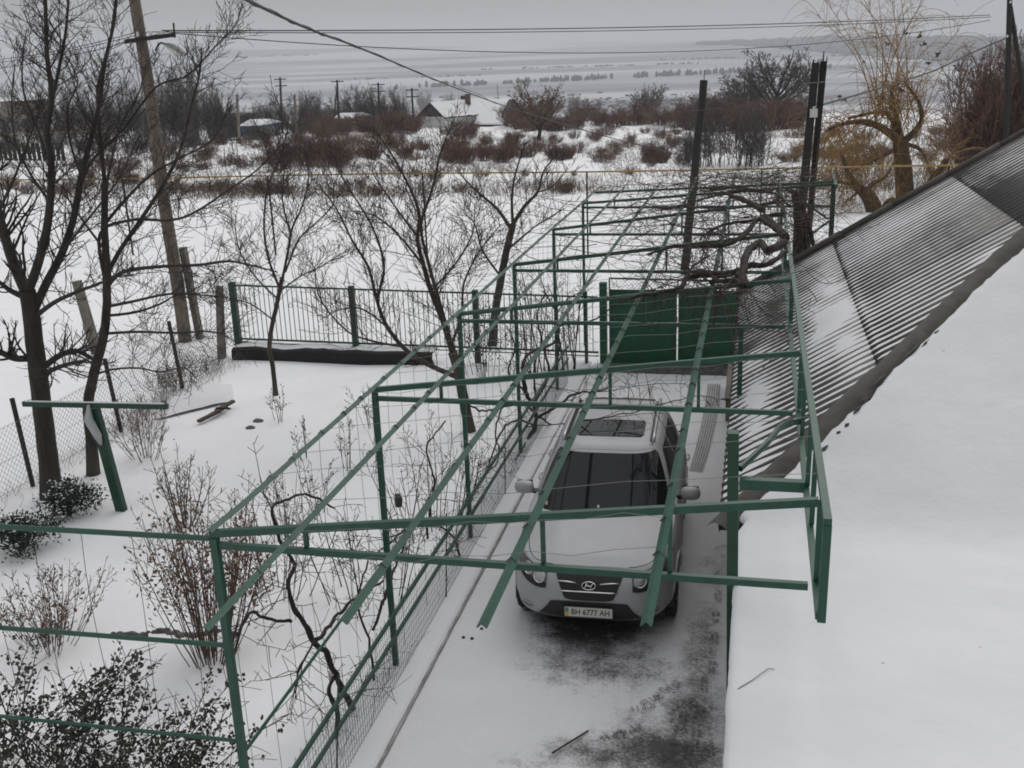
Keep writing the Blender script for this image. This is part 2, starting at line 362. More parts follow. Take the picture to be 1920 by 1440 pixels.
# gate threshold slab
m = MB(); m.box(-3.05, -.25, 21.45, 22.3, -.02, .035); m.build('threshold_slab', MT['stone'], kind='structure')
# tyre track: ribbed tread pressed in the thin snow behind the car
m = MB(); TL = [(atZ(1292, 884, 0), atZ(1316, 888, 0)), (atZ(1303, 845, 0), atZ(1330, 848, 0)), (atZ(1314, 800, 0), atZ(1341, 802, 0)), (atZ(1322, 758, 0), atZ(1349, 759, 0)), (atZ(1327, 722, 0), atZ(1352, 722, 0))]
la, lb = crom([a for a, b in TL], 5), crom([b for a, b in TL], 5)
for k in range(6):
    u0, u1 = k/6+.02, (k+.62)/6+.02
    m.grid([[tuple(a+(b-a)*u0+V((0, 0, .029))), tuple(a+(b-a)*u1+V((0, 0, .029)))] for a, b in zip(la, lb)])
m.build('tyre_track', mat('track_slush', (.36, .36, .365), .8, color2=(.20, .20, .20), vscale=9), kind='structure')
# footprints: soles trodden through to the asphalt
m = MB()
def sole(px, py, ang, light=False):
    c = atZ(px, py, 0); ca, sa = math.cos(ang), math.sin(ang)
    def q(u, v): return (c.x+u*ca-v*sa, c.y+u*sa+v*ca, .0295)
    for i in range(11):
        v0 = -.14+i*.026
        if i == 4: continue
        w = .048 if i > 4 else .038
        if i in (0, 10): w *= .6
        wv = .008*(-1)**i
        for a, b in ((-w, -w*.12), (w*.12, w)):
            if rnd.random() < .28: continue
            m.add([q(a, v0+wv*.5), q(b, v0-wv*.5), q(b, v0+.012-wv*.5), q(a, v0+.012+wv*.5)], [(0, 1, 2, 3)])
for px, py, an in [(1180, 1372, -.9), (1150, 1384, -1.0), (1240, 1300, -.5), (1222, 1316, -.9), (1265, 1292, -.2), (1280, 1352, -.1), (1300, 1330, .1), (1268, 1385, -.2), (1305, 1385, .0), (1320, 1290, .1), (1335, 1250, 0), (1340, 1200, .1), (1322, 1340, -.2), (1342, 1160, 0), (1346, 1120, .1), (1330, 1405, .2), (1250, 1420, -.6), (1205, 1330, -1.2), (1345, 1085, 0), (1290, 1410, 0)]:
    sole(px, py, an)
m.build('footprints', MT['asphalt_print'], kind='structure')

# ---- shed beside the drive: hipped roof of corrugated sheets
PITCH_T = math.tan(math.radians(31)); EX, EZ, HY, FY = -.25, 2.2, 9.3, 19.45
def roof_z(x): return EZ+(x-EX)*PITCH_T
HK = 1.28; HT = PITCH_T/HK                   # hip line y = HY + HK (x-EX)
shed = thing('shed', 'long grey shed with hipped corrugated roof, snow lying in its troughs, right of the driveway', 'shed', (1.5, 14, 0))
m = MB(); m.box(.02, 5.2, 10.2, 19.3, 0, 2.22); m.build('wall', MT['wallgrey'], shed)
rows = [(EX, 1.40), (1.33, 3.28), (3.20, 5.3)]
WAVE = .2
nn = V((-PITCH_T, 0, 1)).normalized()
def sheet(x0, x1, ya, yb, lift):
    m = MB(); n = max(6, int((yb-ya)/WAVE*8)); P = []
    xs_ = [x0+(x1-x0)*i/3 for i in range(4)]
    cl = []
    for j in range(n+1):
        y = ya+(yb-ya)*j/n
        w = .012*math.cos(2*math.pi*y/WAVE)
        hipx = EX+(y-HY)/HK
        r_ = []
        for x in xs_:
            xx = min(x, hipx)
            r_.append(V((xx, y, roof_z(xx)+lift+.035*noise.noise(V((xx*.6, y*.25, 3)))*0))+nn*w)
        if hipx < x0: r_ = None
        if r_: P.append(r_)
    if len(P) < 2: return None
    m.grid(P); b = len(m.v)
    return m.build('roof_sheet', MT['slate'], shed, smooth=True)
for k, (x0, x1) in enumerate(rows):
    y = HY
    while y < FY-.05:
        yb = min(y+1.05, FY)
        o = sheet(x0, x1, y, yb+.03, .012*(2-k)*-1+rnd.uniform(-.003, .003))
        if o:
            md = o.modifiers.new('thickness', 'SOLIDIFY'); md.thickness = .007
        y = yb
# snow lying in the corrugation troughs: a smooth sheet cutting the waves
def snow_level(x, y):
    n1 = noise.noise(V((x*.7, y*.32, 1))); n2 = noise.noise(V((x*2.6, y*1.2, 8))); n3 = noise.noise(V((x*9, y*4, 5)))
    lv = -.0045+.0035*n1+.0028*n2+.0028*n3
    lv += .030*math.exp(-((x-1.02)/.30)**2)*math.exp(-((y-14.9)/2.7)**2)*(1+.6*n2)       # big patch below the upper sheets
    lv += .0105*math.exp(-((x-.10)/.26)**2)*math.exp(-((y-11.9)/2.2)**2)*(1+.6*n2)
    lv += .008*math.exp(-((x-.02)/.22)**2)*(1 if y < 15 else .4)*(1+.5*n2)
    lv += .005*math.exp(-((x-2.0)/.9)**2)*math.exp(-((y-18.0)/1.6)**2)
    lv += .016*math.exp(-((x-2.75)/.22)**2)*math.exp(-((y-13.6)/.25)**2)
    lv += .007*math.exp(-((x-4.0)/.5)**2)*math.exp(-((y-17.5)/1.2)**2)
    lv -= .0045*max(0, min(1, (x-1.7)/.9))*max(0, min(1, (18-y)/3.5))*(.7+.6*n2)
    if x > 3.24: lv -= .0060
    if x < 1.36: lv -= .0030-.002*n2
    return lv
m = MB(); P = []
ys = [HY+.1+i*.05 for i in range(int((FY-HY-.15)/.05))]
for y in ys:
    hipx = EX+(y-HY)/HK-.10
    xm = min(5.2, hipx); r_ = []
    for i in range(74):
        x = EX+.015+(5.2-EX)*i/73
        xx = min(x, xm)
        kl = 0 if xx < 1.36 else (1 if xx < 3.24 else 2)
        r_.append(V((xx, y, roof_z(xx)-.012*(2-kl)))+nn*(snow_level(xx, y)))
    P.append(r_)
m.grid(P); m.build('roof_snow', MT['snow'], shed, smooth=True, kind='stuff')
# far verge boards and ridge, hip caps
m = MB(); m.bar((EX-.02, FY+.05, roof_z(EX)-.02), (5.3, FY+.05, roof_z(5.3)-.02), .06, .12, up=nn); m.build('verge_board', MT['wood'], shed)
for i in range(7):
    a = EX+.05+i*.82; p = V((a, FY+.02, roof_z(a)+.03)); q = V((a+.86, FY+.02, roof_z(a+.86)+.035))
    m = MB(); m.tube([p, q], [.055, .065], 8); m.build('verge_cap', MT['slatecap'], shed, smooth=True)
for i in range(6):
    a = EX+.0+i*.78; b = a+.82
    p = V((a, HY+HK*(a-EX), roof_z(a)+.02)); q = V((b, HY+HK*(b-EX), roof_z(b)+.03))
    t = (q-p).normalized(); sd = V((0, 0, 1)).cross(t).normalized(); up = t.cross(sd)*-1
    if up.z < 0: up = -up
    m = MB(); P = []
    for w_, h_ in ((-.13, -.055), (-.08, .0), (-.035, .026), (.035, .026), (.08, .0), (.16, -.06)):
        P.append([tuple(c+sd*w_+up*(h_+.012*(i % 2))) for c in (p, q)])
    m.grid(P); m.build('hip_cap', MT['slatecap'], shed, smooth=True)
m = MB()
m.add([(5.25, HY+HK*(5.25-EX), roof_z(5.25)), (5.25, FY, roof_z(5.25)), (9.5, FY, 3.1), (9.5, 16, 3.1)], [(0, 1, 2, 3)]); m.build('rear_roof_slope', MT['slate'], shed)
# hip slope towards the house
m = MB(); P = []
for i in range(60):
    x = EX+i*.105
    P.append([(x, HY+HK*(x-EX)*k/10.0, EZ-.02+HT*HK*(x-EX)*k/10.0) for k in range(11)])
m.grid(P); m.build('hip_slope', MT['slate'], shed)

# ---- low roof below the window, thick with snow, running up to the shed
porch = thing('porch_roof', 'snow covered low roof at lower right, below the window, running to the shed hip', 'roof', (2.5, 6, 0))
def deck_z(x, y):
    d = 2.17+(9.25-y)*.07; h = EZ+HT*(y-HY)
    k = 14.0
    return math.log(math.exp(k*(d-2))+math.exp(k*(h-2)))/k+2 if y > 8.6 else d+.0
m = MB(); m.box(-.02, 7, 1.2, 9.2, 0, 2.12); m.build('wall', MT['wallgrey'], porch)
m = MB(); m.hexa([(-.085, 1.2, 2.68), (7, 1.2, 2.68), (7, 9.26, 2.13), (-.085, 9.26, 2.13), (-.085, 1.2, 2.73), (7, 1.2, 2.73), (7, 9.26, 2.165), (-.085, 9.26, 2.165)]); m.build('roof_deck', MT['slate'], porch)
m = MB(); P = []
ys = [1.5+i*.07 for i in range(112)]
ys += [ys[-1]+(i+1)*.07 for i in range(92)]
for y in ys:
    e = -.083+.012*noise.noise(V((0, y*2.2, 3)))+.004*noise.noise(V((0, y*9, 3)))
    if y > 9.3:
        e = EX+(y-HY)/HK+.155+.025*noise.noise(V((0, y*1.3, 8)))+.035*noise.noise(V((0, y*5, 8)))+.02*noise.noise(V((0, y*14, 3)))
        e += .05*max(0, 1-abs((y-10.9)/.25))
    elif y > 9.05:
        e += (y-9.05)*.35
    r_ = []
    for j, (o_, dz) in enumerate([(0, .0), (-.004, .03), (.008, .062), (.04, .082), (.09, .09)]+[(.09+(i+1)*.11, .09) for i in range(62)]):
        x = e+o_
        c_ = .009*math.cos(2*math.pi*x/.16)*min(1, max(0, (y-8.9)/.6))
        r_.append((x, y, deck_z(x, y)+dz+c_+.040*noise.noise(V((x*.7, y*.7, 6)))+.012*noise.noise(V((x*2.5, y*3.5, 6)))+.005*noise.noise(V((x*9, y*9, 6)))))
    P.append(r_)
m.grid(P); m.build('snow_cover', MT['snow'], porch, smooth=True, kind='stuff')
m = MB()
for px, py in [(1618, 752), (1608, 768), (1588, 797), (1572, 812), (1545, 842), (1532, 853), (1755, 625), (1735, 645), (1650, 712), (1700, 668), (1715, 655)]:
    d = ray(px, py); k_ = (EZ-HY*HT-CAMH+.08)/(d.z-HT*d.y); p = V((0, 0, CAMH))+d*k_
    t = V((1, HK, PITCH_T)).normalized(); l_ = rnd.uniform(.03, .14)
    m.tube([p-t*l_, p, p+t*l_], [.006, .022, .008], 5)
m.build('sheet_edge', MT['slate'], porch)
m = MB(); a = [atZ(1388, 1398, 2.42), atZ(1420, 1375, 2.42), atZ(1438, 1268+98, 2.42)]
m.twig([V((p.x, p.y, deck_z(p.x, p.y)+.10)) for p in [atZ(1383, 1312, 2.4), atZ(1410, 1293, 2.4), atZ(1440, 1268, 2.4), atZ(1452, 1269, 2.4)]], .004, .003)
tw = m.build('fallen_twig', MT['wire']); tag(tw, 'thin pale twig lying on the snowy low roof at lower right', 'twig')
# ================================================================== PERGOLA
XL, XR, ZL, ZR, ZC = -3.75, .42, 3.25, 3.75, 3.20
FR = [6.4, 9.85, 13.15, 16.5, 20.0, 23.6]
def beam_z(x): return ZL+(x-XL)*(ZR-ZL)/(XR-XL)
perg = thing('pergola', 'green metal pergola frame with sloping rafters over the driveway and parked car', 'pergola', (XL, 6.4, 0))
G = MT['green']
for i, Y in enumerate(FR):
    xr = XR if i < 5 else 1.55
    zr = ZR if i < 5 else 3.62
    m = MB(); m.bar((XL-.03, Y, ZL+.01), (xr+.02, Y, zr+.01), .045, .052); m.build('top_beam', G, perg)
    m = MB(); m.bar((XL+.03, Y+.003, ZC-.03), (xr-.02, Y+.003, ZC-.03), .04, .046); m.build('lower_chord', G, perg)
    m = MB(); m.bar((XL, Y, -.05), (XL, Y, ZL-.02), .055, .055, up=(0, 1, 0)); m.build('post', G, perg)
    for sx_ in (-3.05, -1.33, -.48):
        m = MB(); m.bar((sx_, Y+.03, ZC-.01), (sx_, Y+.03, beam_z(sx_)-.02), .03, .03, up=(0, 1, 0)); m.build('strut', G, perg)
    m = MB(); m.bar((XR+.04, Y+.035, ZC+.01), (XR+.04, Y+.035, ZR), .05, .04, up=(0, 1, 0)); m.build('end_upright', G, perg)
for x, y0 in ((XL, 6.32), (-3.05, 4.95), (-2.2, 4.98), (-1.37, 4.9), (-.49, 4.87)):
    z = beam_z(x)+.075; kn = [y0]+[f+.4 for f in FR]+[25.4]
    m = MB(); y = y0
    for a, b in zip(kn, kn[1:]):
        m.angle((x+.008*math.sin(a*3), a, z+.012*math.sin(a*2.3)), (x+.008*math.sin(b*3), b, z+.012*math.sin(b*2.3)), .043)
    m.build('rafter', G, perg)
m = MB(); m.bar((XR+.05, 6.0, 3.80), (XR+.05, 25.4, 3.74), .048, .05); m.build('side_rail', G, perg)
m = MB(); m.bar((XR+.03, 6.0, ZC-.02), (XR+.03, 25.4, ZC-.05), .045, .045); m.build('side_rail', G, perg)
m = MB(); m.bar((XR+.045, 6.02, ZC-.06), (XR+.05, 6.02, 3.78), .05, .05, up=(0, 1, 0)); m.build('end_upright', G, perg)
for y in (7.3, 8.02, 9.2):
    m = MB(); m.bar((XR+.04, y, ZC), (XR+.045, y, 3.78), .035, .035, up=(0, 1, 0)); m.build('end_upright', G, perg)
m = MB(); m.bar((-.045, 8.02, -.02), (-.118, 8.02, 3.62), .088, .10, up=(0, 1, 0)); m.build('column', MT['green_dark'], perg)
m = MB(); m.bar((-.06, 8.0, 3.2), (XR+.02, 8.0, 3.2), .075, .085); m.build('bracket_arm', G, perg)
m = MB(); m.tube(crom([(-.06, 8.05, 3.30), (.15, 8.5, 3.36), (.28, 8.95, 3.36), (XR+.03, 9.25, 3.3)], 4), .028, 6); m.build('brace', MT['green_dark'], perg)
m = MB(); m.bar((-.13, 13.15, -.05), (-.13, 13.15, ZC-.06), .06, .06, up=(0, 1, 0)); m.build('column', MT['green_dark'], perg)
m = MB(); m.bar((.85, 23.2, 1.0), (.85, 23.2, 3.3), .13, .13, up=(0, 1, 0)); m.build('column', MT['green_dark'], perg)
# far end
m = MB(); m.bar((1.58, 23.6, 1.6), (1.58, 23.6, 3.64), .1, .1, up=(0, 1, 0)); m.build('column', MT['green_dark'], perg)
m = MB(); m.bar((XR+.1, 23.62, 3.6), (1.5, 23.62, 2.9), .04, .04); m.build('brace', G, perg)
m = MB(); m.bar((.9, 23.64, 2.35), (1.53, 23.64, 2.85), .04, .04); m.build('brace', G, perg)
m = MB(); m.bar((XL, 25.4, 3.27), (1.7, 25.4, 3.46), .05, .05); m.build('top_beam', G, perg)
m = MB(); m.bar((1.62, 23.4, 3.62), (1.75, 26.4, 3.5), .05, .06); m.build('side_rail', G, perg)
# left-hand side rail
m = MB(); pts = [(XL+.01, 6.42, 1.40), (XL+.01, 13.1, 1.38), (XL+.01, 20, 1.36)]
m.tube(pts, .016, 6); m.build('side_rail', G, perg)
# cross wires and their twisted ties
wy = []
y = 5.6
while y < 25.2: wy.append(y+rnd.uniform(-.08, .08)); y += .56
for y in wy:
    m = MB(); pts = []
    x0 = XL if y > 6.3 else -3.0
    for k in range(11):
        x = x0+(.45-x0)*k/10 if y > 6.3 else x0+(-.5-x0)*k/10
        pts.append(V((x, y+.03*math.sin(k*1.7+y*5), beam_z(x)+.115-.035*abs(math.sin(k*1.4+y))+rnd.uniform(-.008, .008))))
    m.tube(pts, .0024, 3, cap=False); m.build('cross_wire', MT['wire'], perg)
m = MB()
for x, y0 in ((XL, 6.5), (-3.05, 5.1), (-2.2, 5.1), (-1.37, 5.0), (-.49, 5.0)):
    z = beam_z(x)+.076
    for y in wy:
        if y > y0: m.angle((x, y-.007, z+.004), (x, y+.007, z+.004), .048)
m.build('wire_tie', MT['dark_wire'], perg, kind='stuff')
for k in range(34):
    y = 6.6+k*.46; m = MB()
    pts = [V((XL-.02+rnd.uniform(-.01, .01), y, 3.3)), V((XL-.03, y+rnd.uniform(-.04, .04), 2.4)), V((XL-.02, y+rnd.uniform(-.05, .05), 1.38)), V((XL-.02+rnd.uniform(-.03, .03), y+rnd.uniform(-.06, .06), .05))]
    m.tube(crom(pts, 3), .0026, 3, cap=False); m.build('upright_wire', MT['dark_wire'], perg)

# ---- side trellis running out of the picture at lower left
tre = thing('wire_trellis', 'green rails with thin hanging wires at lower left, in front of the shrubs', 'trellis', (-5.5, 6.42, 0))
for z0, z1, r in ((3.21, 3.17, .022), (2.33, 2.28, .02), (1.49, 1.46, .016)):
    m = MB(); m.tube([(-3.80, 6.42, z0), (-5.8, 6.42, (z0+z1)/2-.004), (-8.6, 6.42, z1)], r, 7); m.build('rail', G, tre)
for k in range(11):
    x = -4.02-.42*k; m = MB()
    m.tube(crom([(x, 6.42, 3.2), (x+rnd.uniform(-.04, .04), 6.42, 2.6), (x+rnd.uniform(-.03, .03), 6.42, 1.5), (x+rnd.uniform(-.05, .05), 6.45, .0)], 3), .003, 3, cap=False)
    m.build('hanging_wire', MT['dark_wire'], tre)
m = MB()
m.tube([(XL, 6.4, 3.26), (XL, 6.4, 0)], .001, 3)

# ---- low mesh fence between the path and the vines
mf = thing('mesh_fence', 'low green welded mesh fence with two rails along the vines beside the drive', 'fence', (-3.62, 13, 0))
FX = -3.66
for z in (.80, .54):
    m = MB(); m.bar((FX, 5.2, z), (FX, 20.8, z-.06), .03, .042); m.build('rail', G, mf)
for y in (7.9, 11.6, 14.9, 18.2):
    m = MB(); m.bar((FX-.02, y+.25, 1.0), (FX+.05, y-.2, .02), .014, .014); m.build('stay', MT['green_dark'], mf)
m = MB(); y = 5.3; k = 0
while y < 20.5:
    if k % 2 == 0:
        m.tube([V((FX+.04, y, .03)), V((FX+.035, y, .86)), V((FX+.035, y+.03, .93)), V((FX+.035, y+.06, .86))], .0022, 3, cap=False)
    else: m.tube([V((FX+.04, y, .03)), V((FX+.035, y, .86))], .0022, 3, cap=False)
    y += .06; k += 1
for j in range(9):
    z = .08+j*.088
    m.tube([V((FX+.038, 5.3+i*1.9, z+.01*math.sin(i*2+j))) for i in range(9)], .0022, 3, cap=False)
m.build('wire_mesh', MT['green_wire'], mf, kind='stuff')

# ================================================================== GATE AND STREET FENCE
gate = thing('driveway_gate', 'solid dark green double metal gate at the end of the driveway', 'gate', (-1.6, 22.15, 0))
GD = MT['green_gate']; GY_ = 22.15
for x0, x1 in ((-2.99, -1.555), (-1.525, -.16)):
    m = MB(); n = 10; P = []
    x = x0; zz = [(0, 0)]
    m.box(x0+.03, x1-.03, GY_-.004, GY_+.006, .06, 1.62); lf = m.build('gate_leaf', GD, gate)
    for a, b, c, d in ((x0, x0+.045, .03, 1.65), (x1-.045, x1, .03, 1.65)):
        f = MB(); f.box(a, b, GY_-.035, GY_+.02, c, d); f.build('stile', GD, lf)
    for c in (.03, .92, 1.605):
        f = MB(); f.box(x0+.047, x1-.047, GY_-.03, GY_-.006, c, c+.04); f.build('rail', GD, lf)
    nr = 4
    for k in range(1, nr):
        x = x0+(x1-x0)*k/nr; f = MB(); f.box(x-.008, x+.008, GY_-.013, GY_-.005, .075, 1.6); f.build('rib', GD, lf)
m = MB()
m.bar((-2.99, GY_, 1.88), (-.1, GY_, 1.84), .03, .035)
for x in (-2.98, -1.54, -.13): m.bar((x, GY_, 1.66), (x, GY_, 1.86), .03, .03, up=(0, 1, 0))
m.build('top_frame', GD, gate)
m = MB()
for k in range(34):
    x = -2.95+k*.084
    m.tube([V((x, GY_, 1.67)), V((x+.19, GY_, 1.86))], .0025, 3, cap=False); m.tube([V((x+.19, GY_-.004, 1.67)), V((x, GY_-.004, 1.86))], .0025, 3, cap=False)
m.build('wire_netting', MT['rust_mesh'], gate, kind='stuff')
m = MB(); m.box(-3.19, -3.035, GY_-.07, GY_+.07, -.1, 1.79); m.build('gate_post', GD, gate)
m = MB(); m.box(-.15, -.02, GY_-.07, GY_+.07, -.1, 1.72); m.build('gate_post', GD, gate)
m = MB(); m.box(-1.60, -1.535, GY_-.05, GY_-.036, .98, 1.08); m.build('latch', MT['rust_mesh'], gate)

fen = thing('street_fence', 'green bar fence with square posts along the street, left of the gate', 'fence', (-8, 21.95, 0))
FY_ = 21.95
def ftop(x): return 1.70-(x+11.6)*.02
def fbot(x): return .42-(x+11.6)*.014
for x, w in ((-11.6, .14), (-8.72, .12), (-5.88, .12), (-3.46, .06)):
    m = MB(); m.box(x-w/2, x+w/2, FY_-.06, FY_+.06, -.05, ftop(x)+(.05 if w > .1 else .1)); m.build('post', MT['green_dark'], fen)
bar_me = None
bays = [(-11.53, -8.78), (-8.66, -5.94), (-5.82, -3.49), (-3.43, -3.2)]
for a, b in bays:
    m = MB(); m.bar((a, FY_, ftop(a)-.02), (b, FY_, ftop(b)-.02), .03, .035); m.build('rail', MT['green_dark'], fen)
    m = MB(); m.bar((a, FY_, fbot(a)), (b, FY_, fbot(b)), .03, .04); m.build('rail', MT['green_dark'], fen)
    m = MB(); m.bar((a, FY_+.02, fbot(a)-.09), (b, FY_+.02, fbot(b)-.09), .02, .02); m.build('rail', MT['green_dark'], fen)
    n = int((b-a)/.112)
    for k in range(1, n):
        x = a+(b-a)*k/n
        if bar_me is None:
            q = MB(); q.box(-.007, .007, -.007, .007, 0, 1.235); o = q.build('bar', MT['green_dark'], fen); o.location = (x-wloc(fen).x, 0, fbot(x)+.02); bar_me = o.data
            o.data.transform(Matrix.Translation(wloc(fen)))
        else:
            o = bpy.data.objects.new('bar', bar_me); col.objects.link(o); o.parent = fen; o.location = (x-wloc(fen).x, 0, fbot(x)+.02)
    q = MB()
    for k in range(3, n-1, 8):
        x = a+(b-a)*(k+.5)/n; c = [V((x+.047*math.cos(t*.785), FY_, ftop(x)-.45+.047*math.sin(t*.785))) for t in range(9)]
        q.tube(c, .006, 4, cap=False)
    if q.v: q.build('ring_ornament', MT['green_dark'], fen, kind='stuff')
# low tarred kerb wall under the fence, snow on top
kw = thing('kerb_wall', 'low black tarred wall with snow on top under the left part of the green fence', 'wall', (-9.3, 21.7, 0))
m = MB(); xs_ = [-11.62+i*.2 for i in range(25)]; P = []
for x in xs_:
    h = .28+.045*noise.noise(V((x*1.3, 0, 4)))+.03*noise.noise(V((x*4.1, 2, 4))); o_ = .04*noise.noise(V((x*.9, 3, 0)))
    P.append([(x, 21.6+o_, -.12), (x, 21.58+o_, .1), (x, 21.6+o_, h-.04), (x, 21.66+o_, h), (x, 22.1, h)])
m.grid(P); m.build('wall_body', MT['blackwall'], kw)
m = MB(); P = []
for x in xs_:
    h = .28+.045*noise.noise(V((x*1.3, 0, 4)))+.03*noise.noise(V((x*4.1, 2, 4)))
    P.append([(x, 21.71+.09*noise.noise(V((x*2, 1, 1))), h-.015), (x, 21.76+.05*noise.noise(V((x*3, 4, 1))), h+.012), (x, 21.88, h+.03), (x, 22.1, h+.05)])
m.grid(P); m.build('snow_cap', MT['snow'], kw, smooth=True)

# ---- concrete posts
def cpost(p, h, w, lab, lean=(0, 0)):
    m = MB(); b = V((p[0], p[1], -.1))
    m.bar(b, b+V((lean[0], lean[1], h+.1)), w, w*.9, up=(0, 1, 0), w2=w*.85, h2=w*.8)
    o = m.build('concrete_post', MT['concrete'], origin=(p[0], p[1], 0)); tag(o, lab, 'post', 'concrete fence posts')
cpost((-11.97, 21.75), 1.68, .16, 'short grey concrete post beside the corner post of the green fence', (.1, .1))
cpost((-15.3, 21.9), 1.75, .2, 'grey concrete post behind the bent tree trunk on the left', (-.25, 0))
cpost((-17.9, 21.6), 1.5, .2, 'grey concrete post at the left edge of the picture beyond the chain link fence', (-.1, 0))

# ---- chain link fence
cl = thing('chain_link_fence', 'sagging chain link fence with dark metal posts on the left edge of the garden', 'fence', (-11.4, 15, 0))
LX = -11.45; sp = .105; y0, y1, h = 8.0, 21.4, 1.12
m = MB(); k = int((y1-y0)/sp)
for i in range(-int(h/sp), k):
    a = y0+i*sp
    for s in (1, -1):
        ya, yb = a, a+h
        za, zb = (.06, h+.06) if s > 0 else (h+.06, .06)
        pts = []
        for t in (0, .5, 1):
            y = ya+(yb-ya)*t; z = za+(zb-za)*t
            if y < y0 or y > y1: continue
            pts.append(V((LX+.03*noise.noise(V((y*.8, z, 2)))+.004*s, y, z+.03*noise.noise(V((y*.6, 0, 4))))))
        if len(pts) > 1: m.tube(pts, .0027, 3, cap=False)
m.build('wire_netting', MT['rust_mesh'], cl, kind='stuff')
for z in (.12, .62, 1.15):
    m = MB(); m.tube([V((LX+.01, y0+i*1.34, z+.02*math.sin(i*2.1))) for i in range(11)], .004, 3, cap=False); m.build('strand_wire', MT['rust_mesh'], cl)
for y, lx, hh in ((19.03, -.16, 1.55), (16.7, -.15, 1.42), (14.1, -.14, 1.5), (11.8, 0, 1.4), (9.4, 0, 1.4)):
    m = MB(); m.bar((LX+.03, y, -.05), (LX+.03+lx, y+.05, hh), .055, .055, up=(0, 1, 0)); m.build('post', MT['tarwood'], cl)

# ---- T-shaped clothes line post
tp = thing('clothes_line_post', 'leaning green T-shaped metal clothes line post in front of the two big trees', 'clothes post', (-9.36, 13.4, 0))
m = MB(); m.bar((-9.36, 13.4, -.05), (-9.60, 13.45, 1.64), .15, .1, up=(0, 1, 0)); m.build('post', MT['green_dark'], tp)
m = MB(); m.bar((-10.75, 13.38, 1.69), (-8.36, 13.44, 1.715), .06, .075); m.build('crossbar', MT['green_dark'], tp)
m = MB(); m.bar((-10.70, 13.38, 1.732), (-8.42, 13.44, 1.757), .045, .012); m.build('snow_strip', MT['snow'], tp)
m = MB(); m.tube([(-9.62, 13.36, 1.72), (-9.63, 13.32, 1.5), (-9.52, 13.32, 1.25), (-9.5, 13.34, 1.1)], [.02, .07, .06, .02], 6)
o = m.build('plastic_bag', mat('pale_plastic', (.40, .42, .42), .4), smooth=True, origin=(-9.6, 13.35, 1.3)); tag(o, 'crumpled pale plastic bag hanging on the green T-shaped post', 'bag')

# ---- utility pole, crossarm, street lamp
up = thing('utility_pole', 'tall leaning concrete utility pole with crossarm standing behind the left trees', 'utility pole', (-13.66, 23.1, 0))
m = MB(); m.tube([V((-13.64, 23.1, -.1)).lerp(V((-13.80, 23.1, 9.2)), k/12)+V((.02*math.sin(k), 0, 0)) for k in range(13)], [.165-.0035*k for k in range(13)], 10); m.build('shaft', MT['pole_wood'], up)
m = MB(); m.bar((-13.36, 23.35, -.1), (-13.50, 23.3, 2.3), .15, .15, up=(0, 1, 0)); m.build('support_stub', MT['concrete'], up)
m = MB(); m.bar((-14.05, 22.92, 7.07), (-12.80, 22.92, 7.17), .07, .09); ca = m.build('crossarm', MT['tarwood'], up)
for x in (-13.72, -13.40, -13.12):
    m = MB(); m.tube([(x, 22.92, 7.14), (x, 22.92, 7.2), (x, 22.92, 7.23), (x, 22.92, 7.27)], [.02, .045, .03, .015], 8); m.build('insulator', MT['insul'], ca, smooth=True)
m = MB(); m.bar((-12.82, 22.92, 7.1), (-12.80, 22.92, 7.42), .03, .03, up=(0, 1, 0)); m.build('pin', MT['tarwood'], ca)
sl = thing('street_lamp', 'grey cobra-head street lamp hanging under the crossarm of the leaning pole', 'street lamp', (-13.05, 22.9, 7))
m = MB(); m.tube(crom([(-13.35, 22.95, 6.85), (-13.2, 22.92, 7.0), (-13.08, 22.9, 6.98), (-12.98, 22.88, 6.93)], 4), .022, 6); m.build('bracket', MT['tarwood'], sl)
lp = [(-13.06, 22.87, 6.97), (-12.94, 22.86, 6.92), (-12.80, 22.84, 6.86), (-12.66, 22.82, 6.79), (-12.54, 22.8, 6.73)]
m = MB()
P = []
for i, (x, y, z) in enumerate(lp):
    w = (.05, .10, .13, .13, .05)[i]; P.append([(x, y-w, z), (x+.01, y-w*.7, z+w*.55), (x+.015, y, z+w*.75), (x+.01, y+w*.7, z+w*.55), (x, y+w, z)])
m.grid(P); m.build('housing', MT['lampgrey'], sl, smooth=True)
m = MB(); P = []
for i, (x, y, z) in enumerate(lp):
    w = (.045, .095, .125, .125, .045)[i]; P.append([(x, y-w, z-.002), (x-.01, y-w*.7, z-w*.6), (x-.015, y, z-w*.8), (x-.01, y+w*.7, z-w*.6), (x, y+w, z-.002)])
m.grid(P); m.build('lamp_bowl', MT['lampglass'], sl, smooth=True)

# ---- tarred timber poles right of the centre
p1 = thing('timber_pole', 'single tarred timber pole standing beyond the gate', 'pole', (-2.0, 32, 0))
m = MB(); m.tube([V((-2.05, 32, -.1)).lerp(V((-1.55, 32, 5.58)), k/8)+V((.015*math.sin(k*2), 0, 0)) for k in range(9)], [.135-.003*k for k in range(9)], 9); m.build('shaft', MT['tarwood'], p1)
m = MB(); m.tube([(-1.55, 32, 5.55), (-1.54, 32, 5.85)], .012, 4); m.build('pin', MT['dark_wire'], p1)
p2 = thing('timber_pole', 'charred pair of timber poles bolted together with a small white box', 'pole', (1.15, 28, 0))
for (a, b, w, wz, mm_) in (((1.0, 28, -.1), (1.31, 28, 6.02), .24, .18, 'tarwood'), ((1.25, 28.12, -.1), (1.50, 28.12, 6.05), .13, .16, 'tarwood')):
    m = MB(); m.bar(a, b, w, .2, up=(0, 1, 0), w2=wz, h2=.16); m.build('shaft', MT[mm_], p2)
m = MB(); m.bar((1.315, 28.02, .2), (1.47, 28.02, 4.2), .05, .2, up=(0, 1, 0), w2=.035); m.build('split_face', MT['tarwood_brown'], p2)
